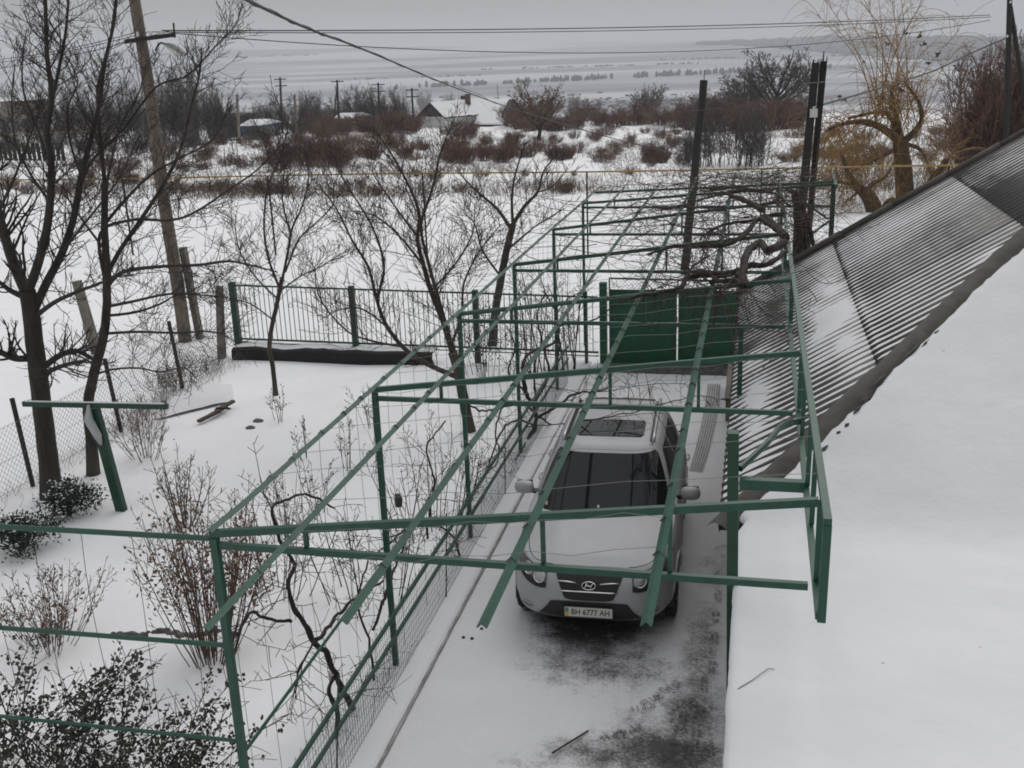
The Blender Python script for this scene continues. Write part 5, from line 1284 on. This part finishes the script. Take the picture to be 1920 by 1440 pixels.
for pts in ([(1395, 560), (1410, 610), (1460, 622), (1530, 622)], [(1360, 575), (1392, 600), (1440, 590), (1470, 610)], [(1510, 505), (1540, 530), (1580, 525), (1600, 505)], [(1515, 540), (1530, 560), (1525, 575)], [(1395, 540), (1380, 600), (1420, 625)], [(1430, 690), (1480, 640), (1520, 600)]):
    p = crom([atZ(px, py, 3.3) for px, py in pts], 5); m.twig(p, .007, .004)
m.build('hanging_shoots', MT['vine_shoot'], t)

# --- shrubs
def fan_shrub(name, lab, base, n, h, spread, stem, leafm=None, nl=0, lsz=.03, r=.009, lean=(0, 0), twn=6, lv=(.45, 1), up=.08, group=None, w=.25, jit=.07, rmin=.0038, sub=1):
    b = V(base); t = thing(name, lab, 'shrub', b, group); m = MB(); lf = MB()
    for _ in range(n):
        a = rnd.uniform(0, 6.283); q = rnd.random()**.6; s = b+V((math.cos(a)*w*q*.8, math.sin(a)*w*q*.8, -.03))
        p = wander(s, V((math.cos(a)*spread*q+lean[0], math.sin(a)*spread*q+lean[1], 1)), h*rnd.uniform(.55, 1.05), 7, jit, up)
        m.twig(p, r*rnd.uniform(.7, 1.2), r*.4)
        spawn(m, p, twn, h*.1, h*.32, r*.5, sub, up, .3, .15, .9, (2, .5), rmin)
        for _k in range(nl):
            Q, T = along(p, rnd.uniform(*lv)); lf.leaf(Q+rv(h*.06), T+rv(.9)+V((0, 0, -.35)), lsz*.6*rnd.uniform(.6, 1.2), lsz*rnd.uniform(1.6, 2.6))
    m.build('stems', MT[stem], t)
    if nl: lf.build('leaves', MT[leafm], t)
    return t
fan_shrub('leafy_shrub', 'tall fan of reddish stems with withered brown leaves behind the front left post', atZ(398, 1232, 0), 50, 2.05, .52, 'stem_red', 'leaf_brown', 26, .024, .010, (-.02, .15), 5, (.50, 1), w=.34)
fan_shrub('bare_shrub', 'low bare shrub of crooked dark shoots by the front left corner post', atZ(520, 1120, 0), 16, 1.5, .7, 'stem_red', None, 0, r=.008, w=.6)
fan_shrub('brown_bush', 'twiggy brown bush half filled with dead leaves at the left edge, above the middle rail', atZ(95, 1205, 0), 46, .95, .95, 'stem_red', 'leaf_brown', 7, .022, .006, (0, .1), 6, (.3, 1), w=.45)
fan_shrub('bare_bush', 'bare bush of thin stems beyond the T-shaped post, by the chain link fence', atZ(275, 860, 0), 26, 1.0, .75, 'stem_red', None, 0, r=.007, w=.3)
fan_shrub('bare_bush', 'open many-branched bush in the garden between T-shaped post and leafy fan shrub', atZ(345, 985, 0), 16, 1.35, .55, 'bark', 'leaf_dark', 2, .02, r=.010, w=.2, twn=5)
fan_shrub('dry_clump', 'clump of dry brown weeds on the chain link fence near its far post', atZ(318, 742, 0), 50, .75, .6, 'weed', 'weed', 3, .02, .004, w=.3)
fan_shrub('dry_clump', 'clump of dry weeds at the foot of the second chain link post', atZ(265, 800, 0), 40, .65, .7, 'weed', 'weed', 3, .02, .004, w=.4)
fan_shrub('dry_clump', 'dry grass clump by the far corner of the chain link fence', atZ(380, 695, 0), 50, .5, .5, 'weed', None, 0, .02, .004, w=.5)
fan_shrub('dry_clump', 'dry weeds along the snow outside the chain link fence', atZ(305, 640, 0), 40, .5, .9, 'weed', None, 0, .02, .004, w=1.0)
for px, py, h, lab, lean in ((690, 800, .95, 'leafy upright shoot right of the open garden, nearest the second post', (-.2, 0)), (600, 960, 1.1, 'crooked shoot with a few dark leaves left of the second post', (-.1, .2)), (520, 790, .75, 'pair of bare stakes and shoots in the middle of the open garden', (-.2, .1)), (575, 860, .8, 'thin shoot with dark leaves in the lower middle of the garden', (0, 0)), (655, 880, 1.0, 'leafy slender shoots beside the leftmost rafter', (.05, .1)), (540, 1000, 1.2, 'sparse bush of thin arching canes behind the front beam', (0, .2))):
    fan_shrub('garden_shoot', lab, atZ(px, py, 0), 5, h, .35, 'bark', 'leaf_dark', 5, .024, .007, lean, 5, (.4, 1), w=.15)
# dark shoots crowding the left row of posts
fan_shrub('bare_shrub', 'tangle of bare canes between the first and second left posts', atX(690, 1130, -4.6), 14, 1.8, .4, 'bark', None, 0, r=.009, w=.7, twn=7)
fan_shrub('bare_shrub', 'tangle of bare canes between the second and third left posts', atX(800, 990, -4.5), 16, 1.8, .4, 'bark', None, 0, r=.009, w=.8, twn=7)
fan_shrub('leafy_shrub', 'thin hedge plant with small dark leaves inside the bar fence, behind the fruit tree', V((-5.4, 20.9, 0)), 18, 1.8, .3, 'bark', 'leaf_dark', 22, .028, r=.009, w=.7, twn=6, lv=(.2, 1))
# rose bush: arching canes, dense bronze leaves
def rose(lab, b, n, h, L_, seed):
    b = V(b); t = thing('rose_bush', lab, 'rose bush', b); m = MB(); lf = MB(); rs_ = random.Random(seed)
    for _ in range(n):
        a = rs_.uniform(0, 6.283); p = wander(b+V((rs_.uniform(-.5, .5), rs_.uniform(-.35, .35), 0)), V((math.cos(a)*.7, math.sin(a)*.6+.1, 1)), h*rs_.uniform(.6, 1.15), 9, .10, -.055)
        m.twig(p, .010, .004)
        spawn(m, p, 9, .2, .6, .005, 0, .03, .2, .2, .7, rmin=.0035)
        for _k in range(L_):
            Q, T = along(p, rs_.uniform(.25, 1)); c = Q+rv(.16)
            for q in range(4): lf.leaf(c+rv(.04), T*.3+rv(1)+V((0, 0, -.2)), .0155*rs_.uniform(.7, 1.3), .044*rs_.uniform(.7, 1.3))
    m.build('canes', MT['bark'], t); lf.build('leaves', MT['leaf_dark'], t)
rose('large rose bush with arching canes and dark bronze leaves at the bottom left', V((-5.35, 6.75, 0)), 46, 1.8, 34, 3)
rose('rose canes at the bottom left corner of the picture', V((-6.5, 7.3, 0)), 20, 1.55, 28, 5)
rose('low rose shoots at the bottom edge beside the front left post', V((-4.45, 7.15, 0)), 7, .75, 12, 9)
# evergreens dusted with snow
def evergreen(lab, b, r, h, seed):
    b = V(b); t = thing('evergreen_bush', lab, 'evergreen', b); lf = MB(); m = MB(); sn = MB(); rs_ = random.Random(seed)
    cl_ = [(rs_.uniform(-1, 1)*r*.75, rs_.uniform(-1, 1)*r*.7, rs_.uniform(.25, .85)*h) for _ in range(26)]
    for c in cl_:
        m.twig([b, b+V((c[0]*.5, c[1]*.5, c[2]*.6)), b+V(c)], .008, .004)
        for k in range(95):
            o = V((rs_.gauss(0, 1), rs_.gauss(0, 1), rs_.gauss(0, .7)))*.085; lf.leaf(b+V(c)+o, o+V((0, 0, .08))+rv(.07), .013, .045)
            if o.z > .045 and rs_.random() < .30:
                q = b+V(c)+o+V((0, 0, .03)); s = rs_.uniform(.012, .026); sn.add([tuple(q+V((s, 0, 0))), tuple(q+V((0, s, 0))), tuple(q+V((-s, 0, 0))), tuple(q+V((0, -s, 0))), tuple(q+V((0, 0, s*.7)))], [(0, 1, 4), (1, 2, 4), (2, 3, 4), (3, 0, 4)])
    m.build('stems', MT['bark'], t); lf.build('foliage', MT['leaf_green'], t); sn.build('snow', MT['snow'], t, kind='stuff')
evergreen('round evergreen bush dusted with snow at the foot of the biggest left tree', atZ(128, 968, 0), .42, .5, 2)
evergreen('dark evergreen bush at the left edge above the top green rail', atZ(38, 1035, 0), .50, .5, 3)
# dead weeds rooted along the chain link fence
m = MB()
for _ in range(420):
    y = rnd.uniform(8, 21.3); x = -11.4+rnd.gauss(0, .16); l = rnd.uniform(.1, .38)*(1.5 if y > 15 else .8); m.twig(wander((x, y, 0), V((rnd.uniform(-.6, .6), rnd.uniform(-.6, .6), 1)), l, 3, .2, -.05), .003, .0022)
o = m.build('dry_grass', MT['weed'], kind='stuff', origin=(-11.4, 15, 0)); tag(o, 'dry grass stems along the foot of the chain link fence', 'grass')
m = MB()
for _ in range(90):
    y = 5+15*rnd.random()**1.5; x = -3.72+rnd.gauss(0, .05); m.twig(wander((x, y, .03), V((rnd.uniform(-.8, .8), rnd.uniform(-.8, .8), 1)), rnd.uniform(.15, .5), 4, .25, -.08), .003, .002)
o = m.build('dry_grass', MT['vine_shoot'], kind='stuff', origin=(-3.7, 9, 0)); tag(o, 'wispy dry tendrils caught in the low mesh fence', 'tendrils')
# ================================================================== FAR SCRUB, TREES, HILLS
def brush_proto(seed, n, spread, twn, r, trunk=False, up=.1):
    rs_ = rnd.getstate(); rnd.seed(seed); m = MB()
    for _ in range(n):
        a = rnd.uniform(0, 6.283); q = rnd.random()**.6
        p = wander(V((math.cos(a)*q*.25, math.sin(a)*q*.25, -.08)), V((math.cos(a)*spread*q, math.sin(a)*spread*q, 1)), rnd.uniform(.5, 1.12), 5, .12, up)
        m.twig(p, r*1.5, r*.7); spawn(m, p, twn, .16, .50, r*.8, 1, up, .25, .2, .8, (4, .55), r*.5)
    rnd.setstate(rs_); return m
def tree_proto(seed, n, r):
    rs_ = rnd.getstate(); rnd.seed(seed); m = MB(); c = MB()
    tp = wander(V((0, 0, -.08)), V((rnd.uniform(-.1, .1), 0, 1)), .45, 4, .08, .05); m.tube(tp, [r*4-.4*r*i for i in range(5)], 7)
    for _ in range(n):
        P, T = along(tp, rnd.uniform(.45, 1)); a = rnd.uniform(0, 6.283)
        p = wander(P, V((math.cos(a)*.75, math.sin(a)*.75, rnd.uniform(.35, 1.1))), rnd.uniform(.35, .68), 6, .14, .06); m.tube(p, [r*1.7-r*.2*i for i in range(7)], 5)
        spawn(c, p, 18, .12, .36, r*.45, 2, .09, .15, .18, .8, (4, .55), r*.33)
    rnd.setstate(rs_); return m, c
bush_me = {}; PLACED = {}
MARKS = [(25, 'the green board fence'), (285, 'the leaning utility pole'), (462, 'the blue shed'), (645, 'the small white house'), (822, 'the cottage'), (920, 'the broad house'), (1012, 'the round reddish tree'), (1307, 'the single tarred pole'), (1525, 'the charred pole pair'), (1695, 'the willow')]
ORD = ['nearest', 'second', 'third', 'fourth', 'fifth', 'sixth', 'seventh', 'eighth', 'ninth', 'tenth', 'eleventh', 'twelfth', 'thirteenth', 'fourteenth', 'fifteenth', 'sixteenth']
def name_apart(key, noun, tail):
    """every member gets a label of its own, told by what it stands beside and in which order"""
    fam = {}
    for o, px, py in PLACED[key]:
        mk = min(MARKS, key=lambda q: abs(q[0]-px)); side = 'left' if px < mk[0] else 'right'
        row = tail(py); fam.setdefault((mk, side, row), []).append((abs(px-mk[0]), o))
    for (mk, side, row), v in fam.items():
        v.sort(key=lambda q: q[0])
        for i, (_, o) in enumerate(v):
            o['label'] = ('%s %s %s of %s, %s' % (ORD[min(i, 15)], noun, side, mk[1], row)) if len(v) > 1 else '%s %s of %s, %s' % (noun, side, mk[1], row)
def bushes(key, mats, lab, name, cat, group, places, protos):
    for k, (px, py, hpx, wf) in enumerate(places):
        p = hit(px, py); d = depth(p); h = hpx*d/FPX; pi_ = k % len(protos); kk = (key, pi_)
        if kk not in bush_me:
            o = protos[pi_]().build(name, MT[mats], origin=(0, 0, 0)); bush_me[kk] = o.data
        else:
            o = bpy.data.objects.new(name, bush_me[kk]); col.objects.link(o)
        o.location = p-V((0, 0, .05*h)); s = h; o.scale = (s*wf, s*wf*rnd.uniform(.75, 1.2), s*rnd.uniform(.85, 1.1)); o.rotation_euler = (0, 0, rnd.uniform(0, 6.28))
        tag(o, lab, cat, group); PLACED.setdefault(key, []).append((o, px, py))
pb = [lambda s=s: brush_proto(s, 70, .75, 10, .0075) for s in (11, 12, 13)]
pbt = [lambda s=s: brush_proto(s, 34, .42, 15, .0062) for s in (21, 22, 23)]
bushes('red', 'brush_red', 'reddish brown bare thicket bush in the scrub between the yellow pipe and the village', 'scrub_bush', 'bush', 'reddish scrub bushes beyond the field',
       [(870, 306, 55, .9), (845, 300, 42, .9), (905, 302, 46, .8), (945, 304, 50, .8), (1222, 302, 46, .8), (1240, 306, 38, .8), (760, 296, 32, 1), (575, 312, 62, .8), (608, 312, 72, .8), (640, 310, 60, .8), (530, 318, 60, .8), (1040, 298, 32, 1), (1065, 298, 26, 1), (960, 290, 44, .7), (860, 262, 40, .9), (885, 258, 36, .9), (700, 300, 30, 1),
        (1120, 236, 34, 1.2), (1150, 238, 40, 1.2), (1180, 236, 38, 1.2), (1210, 232, 44, 1.0), (1100, 226, 36, 1.2), (1240, 234, 38, 1.2), (1275, 238, 46, 1.1), (980, 236, 44, 1.0), (960, 236, 40, 1.0), (1085, 228, 30, 1.2), (1300, 244, 60, 1), (1330, 246, 66, 1), (1365, 246, 62, 1), (1395, 246, 66, 1), (1425, 244, 64, 1), (1455, 244, 62, 1), (1480, 240, 58, 1), (1500, 236, 50, 1)]+[(555+k*15+rnd.uniform(-5, 5), 248+rnd.uniform(-4, 5), rnd.uniform(24, 44), rnd.uniform(.9, 1.4)) for k in range(16)]+[(970+k*22, 244+rnd.uniform(-6, 6), rnd.uniform(20, 34), 1.3) for k in range(6)], pb)
bushes('brown', 'brush', 'low brown leafless bush in the snowy scrub strip beyond the field', 'scrub_bush', 'bush', 'low brown bushes beyond the field',
       [(x+rnd.uniform(-10, 10), y+rnd.uniform(-4, 4), h*rnd.uniform(.8, 1.25), rnd.uniform(.9, 1.6)) for x, y, h in
        [(60, 362, 24), (110, 360, 20), (160, 358, 22), (330, 360, 30), (365, 362, 26), (405, 362, 28), (440, 364, 26), (480, 366, 34), (515, 366, 30), (545, 366, 26), (640, 360, 26), (670, 358, 28), (700, 362, 24), (860, 362, 22), (1050, 362, 26), (1065, 360, 20), (905, 330, 18), (780, 334, 18), (820, 336, 16), (990, 330, 16), (1180, 330, 14), (1080, 330, 14), (20, 350, 30),
         (340, 318, 28), (380, 316, 26), (420, 314, 30), (455, 312, 26), (490, 306, 30), (250, 316, 26), (200, 314, 24), (150, 316, 26), (300, 306, 30), (680, 280, 24), (720, 278, 30), (745, 262, 26), (790, 282, 24), (650, 268, 30), (600, 262, 34), (560, 266, 28), (500, 272, 26), (460, 276, 24), (830, 248, 24), (1000, 282, 24), (1090, 285, 22), (1130, 292, 22), (1160, 282, 20), (1080, 262, 18), (1120, 262, 18), (1270, 280, 22), (950, 262, 20), (1190, 268, 18), (1020, 246, 20),
         (1550, 300, 30), (1590, 312, 34), (1640, 310, 30), (1740, 300, 30), (1770, 280, 30), (1510, 288, 26), (1480, 302, 30), (1540, 270, 26), (1600, 285, 30), (1660, 290, 24), (1500, 262, 22), (1570, 255, 22), (1630, 262, 22), (1720, 262, 24), (1760, 250, 26)]+[(rnd.uniform(330, 1290), rnd.uniform(252, 312), rnd.uniform(10, 26)) for _ in range(60)]+[(rnd.uniform(0, 330), rnd.uniform(285, 350), rnd.uniform(12, 26)) for _ in range(18)]], [lambda s=s: brush_proto(s, 46, 1.0, 7, .009) for s in (31, 32, 33)])
bushes('grey', 'brush_grey', 'grey leafless tree crown in the row of trees around the village houses', 'village_tree', 'tree', 'bare trees around the village',
       [(x+rnd.uniform(-8, 8), y, h*rnd.uniform(.85, 1.2), w) for x, y, h, w in
        [(15, 262, 70, .6), (50, 266, 80, .6), (85, 268, 92, .6), (120, 270, 84, .6), (155, 268, 96, .6), (190, 270, 90, .6), (225, 268, 84, .6), (258, 268, 96, .6), (292, 270, 104, .6), (322, 272, 118, .6), (352, 272, 124, .6), (380, 270, 112, .6), (405, 266, 90, .6), (430, 262, 62, .7), (480, 250, 52, .7), (505, 246, 50, .7), (535, 246, 52, .7), (560, 244, 66, .6), (585, 244, 72, .6), (612, 242, 58, .7), (648, 242, 66, .7), (680, 240, 72, .6), (705, 240, 66, .6), (735, 240, 62, .7), (755, 238, 66, .6), (790, 214, 34, .8), (840, 205, 34, .8), (690, 246, 40, 1), (600, 250, 40, 1),
         (755, 248, 22, 1.2), (720, 250, 24, 1.3), (650, 252, 28, 1.3), (555, 256, 30, 1.2), (515, 256, 28, 1.2), (470, 262, 34, 1.1), (420, 270, 40, 1), (300, 282, 44, 1.1), (200, 284, 44, 1.1), (100, 284, 46, 1.1), (20, 284, 44, 1.1), (150, 290, 40, 1.1), (250, 290, 40, 1.1), (350, 284, 44, 1)]], pbt)
name_apart('red', 'reddish scrub bush', lambda y: 'near the yellow pipe' if y > 288 else 'midway to the village' if y > 250 else 'close to the village')
name_apart('brown', 'low brown bush', lambda y: 'at the field edge' if y > 338 else 'just under the yellow pipe' if y > 322 else 'behind the yellow pipe' if y > 288 else 'midway to the village')
name_apart('grey', 'bare grey tree', lambda y: 'in the tall row' if y < 243 or 260 < y < 273 else 'in the low row')
def far_tree(lab, px, py, hpx, seed, n=12, mt='brush_grey', wf=1.0, r=.0085, tm='bark'):
    p = hit(px, py); h = hpx*depth(p)/FPX*1.12; t = thing('bare_tree', lab, 'tree', p); m, c = tree_proto(seed, n, r)
    for q in (m, c): q.v = [(x*h*wf+p.x, y*h*wf+p.y, z*h+p.z) for x, y, z in q.v]
    m.build('trunk', MT[tm], t); c.build('crown', MT[mt], t)
far_tree('round bare reddish tree with short pale trunk right of the snow roofed house', 1010, 264, 100, 5, 16, 'brush', 1.15)
far_tree('wide dark bare tree behind the red thicket between the two tarred poles', 1450, 236, 140, 6, 13, 'brush_grey', 1.15)
far_tree('low spreading bare tree just left of the wide dark tree', 1395, 232, 84, 9, 16, 'brush_grey', 1.5)
far_tree('small round bare tree on the skyline of the scrub, centre right', 1216, 226, 66, 7, 14, 'brush_grey', 1.05)
far_tree('narrow bare tree right of the reddish round tree', 1075, 226, 52, 8, 9, 'brush_grey', .6)
for k, (px, h) in enumerate(((1325, 112), (1348, 120), (1385, 118), (1405, 108), (1428, 100), (1300, 92), (1288, 84))):
    p = hit(px, 312); hh = h*depth(p)/FPX
    if ('thk', k % 2) not in bush_me:
        o = brush_proto(41+k, 15, .34, 10, .0065).build('thicket_shrub', MT['brush_grey'], origin=(0, 0, 0)); bush_me[('thk', k % 2)] = o.data
    else: o = bpy.data.objects.new('thicket_shrub', bush_me[('thk', k % 2)]); col.objects.link(o)
    o.location = p; o.scale = (hh*.75, hh*.75, hh*.95); o.rotation_euler = (0, 0, k*1.3)
    tag(o, 'upright dark bare shrub by the yellow pipe, %s' % ('first right of the single tarred pole', 'second right of the single tarred pole', 'third right of the single tarred pole', 'fourth right of the single tarred pole', 'fifth right of the single tarred pole', 'first left of the single tarred pole', 'second left of the single tarred pole')[(0, 1, 2, 3, 4, 5, 6)[k]], 'shrub', 'thicket by the yellow pipe')
# tall red thicket behind the shed, at the right edge
for k, (px, py, h, w, lab) in enumerate(((1850, 290, 190, .62, 'tall reddish bare thicket left of the strutted pole at far right'), (1905, 280, 210, .62, 'tall reddish bare thicket behind the strutted pole at the right edge'), (1960, 280, 230, .6, 'reddish bare thicket cut off by the right edge'), (1815, 295, 130, .7, 'lower outer part of the red thicket, next to the willow'))):
    Y = 56; p = atY(px, 420, Y); p.z = terrain(p.x, Y); hh = (atY(px, py-h, Y)-p).z
    m = brush_proto(61+k, 85, .55, 12, .0065); m.v = [(x*hh*w+p.x, y*hh*w+p.y, z*hh*.95+p.z) for x, y, z in m.v]
    o = m.build('red_thicket', MT['brush_red'], origin=p); tag(o, lab, 'thicket')
# dead weeds and stubble poking through the snow of the scrub strip
m = MB(); k = 0
while k < 22000:
    y = 50+rnd.random()**1.4*75; x = rnd.uniform(-.82*y-4, .40*y+4)
    if noise.noise(V((x*.12, y*.12, 7)))+.5*noise.noise(V((x*.4, y*.3, 1))) < -.05+(.0 if y < 110 else .15): k += .12; continue
    k += 1; z = terrain(x, y); h = rnd.uniform(.15, .6)
    m.twig([V((x, y, z-.05)), V((x+rnd.uniform(-.2, .2), y, z+h*.6)), V((x+rnd.uniform(-.4, .4), y, z+h))], .012, .007)
for _ in range(5000):
    y = rnd.uniform(49.5, 53.5); x = rnd.uniform(-38, -8) if rnd.random() < .75 else rnd.uniform(-8, 6); z = terrain(x, y)
    if noise.noise(V((x*.25, y*.4, 2)))+.5*noise.noise(V((x*.9, y*.9, 4))) < .08: continue
    h = rnd.uniform(.12, .5); m.twig([V((x, y, z-.05)), V((x+rnd.uniform(-.15, .15), y, z+h*.6)), V((x+rnd.uniform(-.35, .35), y, z+h))], .011, .006)
o = m.build('dry_weeds', MT['weed'], kind='stuff', origin=(-5, 55, 0)); tag(o, 'dry weeds and stubble poking through snow beyond the field', 'weeds')
m = MB()
for _ in range(2600):
    x = rnd.uniform(3, 20); y = rnd.uniform(46, 72)
    if noise.noise(V((x*.3, y*.3, 7))) < -.15: continue
    z = terrain(x, y); h = rnd.uniform(.4, 1.2); m.twig([V((x, y, z-.05)), V((x+rnd.uniform(-.1, .1), y, z+h*.6)), V((x+rnd.uniform(-.25, .25), y, z+h))], .010, .006)
o = m.build('dry_reeds', MT['weed'], kind='stuff', origin=(8, 55, 0)); tag(o, 'tall dry reeds standing in snow round the willow', 'reeds')
# hedgerow on the far slope and the wood on the ridge
def lump(m, p, w, h):
    b = len(m.v); n = 6; a0 = rnd.random()*6
    for z, r in ((-.2, .25), (.25, .95), (.7, .8)):
        for k in range(n):
            a = a0+6.283*k/n; q = r*w*rnd.uniform(.75, 1.2); m.v.append((p.x+q*math.cos(a), p.y+q*math.sin(a), p.z+h*z*rnd.uniform(.9, 1.1)))
    m.v.append((p.x, p.y, p.z+h))
    for l_ in range(2):
        for k in range(n): m.f.append((b+l_*n+k, b+l_*n+(k+1) % n, b+(l_+1)*n+(k+1) % n, b+(l_+1)*n+k))
    for k in range(n): m.f.append((b+2*n+k, b+2*n+(k+1) % n, b+3*n))
m = MB(); px = 630
while px < 1560:
    dens = .35 if px < 860 else .8
    p = hit(px, 172-(px-640)*.048+rnd.uniform(-1, 1), 700); s = depth(p)/FPX
    if rnd.random() < dens and noise.noise(V((px*.02, 0, 0))) > -.28: lump(m, p, rnd.uniform(2.2, 4.4)*s, rnd.uniform(6, 13)*s)
    px += rnd.uniform(2.5, 5.5)
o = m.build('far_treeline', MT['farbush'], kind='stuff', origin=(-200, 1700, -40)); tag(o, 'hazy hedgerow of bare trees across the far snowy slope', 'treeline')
m_line = MB()
for ya, sl, xa, xb, dn in ((131, .030, 905, 1310, .5), (150, .032, 640, 900, .35), (112, .022, 1240, 1900, .55), (108, .03, 430, 620, .4)):
    px = xa
    while px < xb:
        p = hit(px, ya-(px-xa)*sl+rnd.uniform(-.6, .6), 700); s = depth(p)/FPX
        if rnd.random() < dn and noise.noise(V((px*.012, ya, 0))) > -.15: lump(m_line, p, rnd.uniform(2.5, 5)*s, rnd.uniform(1.2, 3.4)*s)
        px += rnd.uniform(2, 5)
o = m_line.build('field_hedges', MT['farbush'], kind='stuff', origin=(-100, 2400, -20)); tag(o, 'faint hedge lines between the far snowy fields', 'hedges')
m = MB()
for _ in range(2400):
    px = rnd.uniform(1310, 1990)if rnd.random() < .35 else rnd.uniform(1500, 1990); t_ = (px-1310)/600; top = 82-11*min(1, t_*2.5); bot = 84+30*min(1, max(0, t_-.1)/.6)
    p = hit(px, rnd.uniform(top, bot), 1500); s = depth(p)/FPX; lump(m, p, rnd.uniform(6, 11)*s, rnd.uniform(3, 6)*s)
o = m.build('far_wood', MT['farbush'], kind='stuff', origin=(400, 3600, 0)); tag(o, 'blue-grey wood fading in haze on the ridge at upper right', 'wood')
m = MB()
for _ in range(420):
    px = rnd.uniform(980, 1480) if rnd.random() < .7 else rnd.uniform(440, 1480); p = hit(px, rnd.gauss(192, 7), 300); s = depth(p)/FPX
    lump(m, p, rnd.uniform(3, 9)*s, rnd.uniform(1.2, 3.2)*s)
o = m.build('valley_scrub', MT['farbush'], kind='stuff', origin=(-50, 900, -45)); tag(o, 'hazy scrub and small trees on the valley floor behind the village', 'scrub')

# ================================================================== HAZE
hm = bpy.data.materials.new('haze_air'); hm.use_nodes = True; t = hm.node_tree
for n in list(t.nodes): t.nodes.remove(n)
ho = t.nodes.new('ShaderNodeOutputMaterial'); pv = t.nodes.new('ShaderNodeVolumePrincipled')
pv.inputs['Color'].default_value = (.90, .92, .96, 1); pv.inputs['Density'].default_value = .00026; pv.inputs['Anisotropy'].default_value = .0
t.links.new(pv.outputs['Volume'], ho.inputs['Volume'])
m = MB(); m.box(-4600, 4600, -200, 5200, -70, 130); o = m.build('haze', hm, kind='stuff', origin=(0, 0, 0))
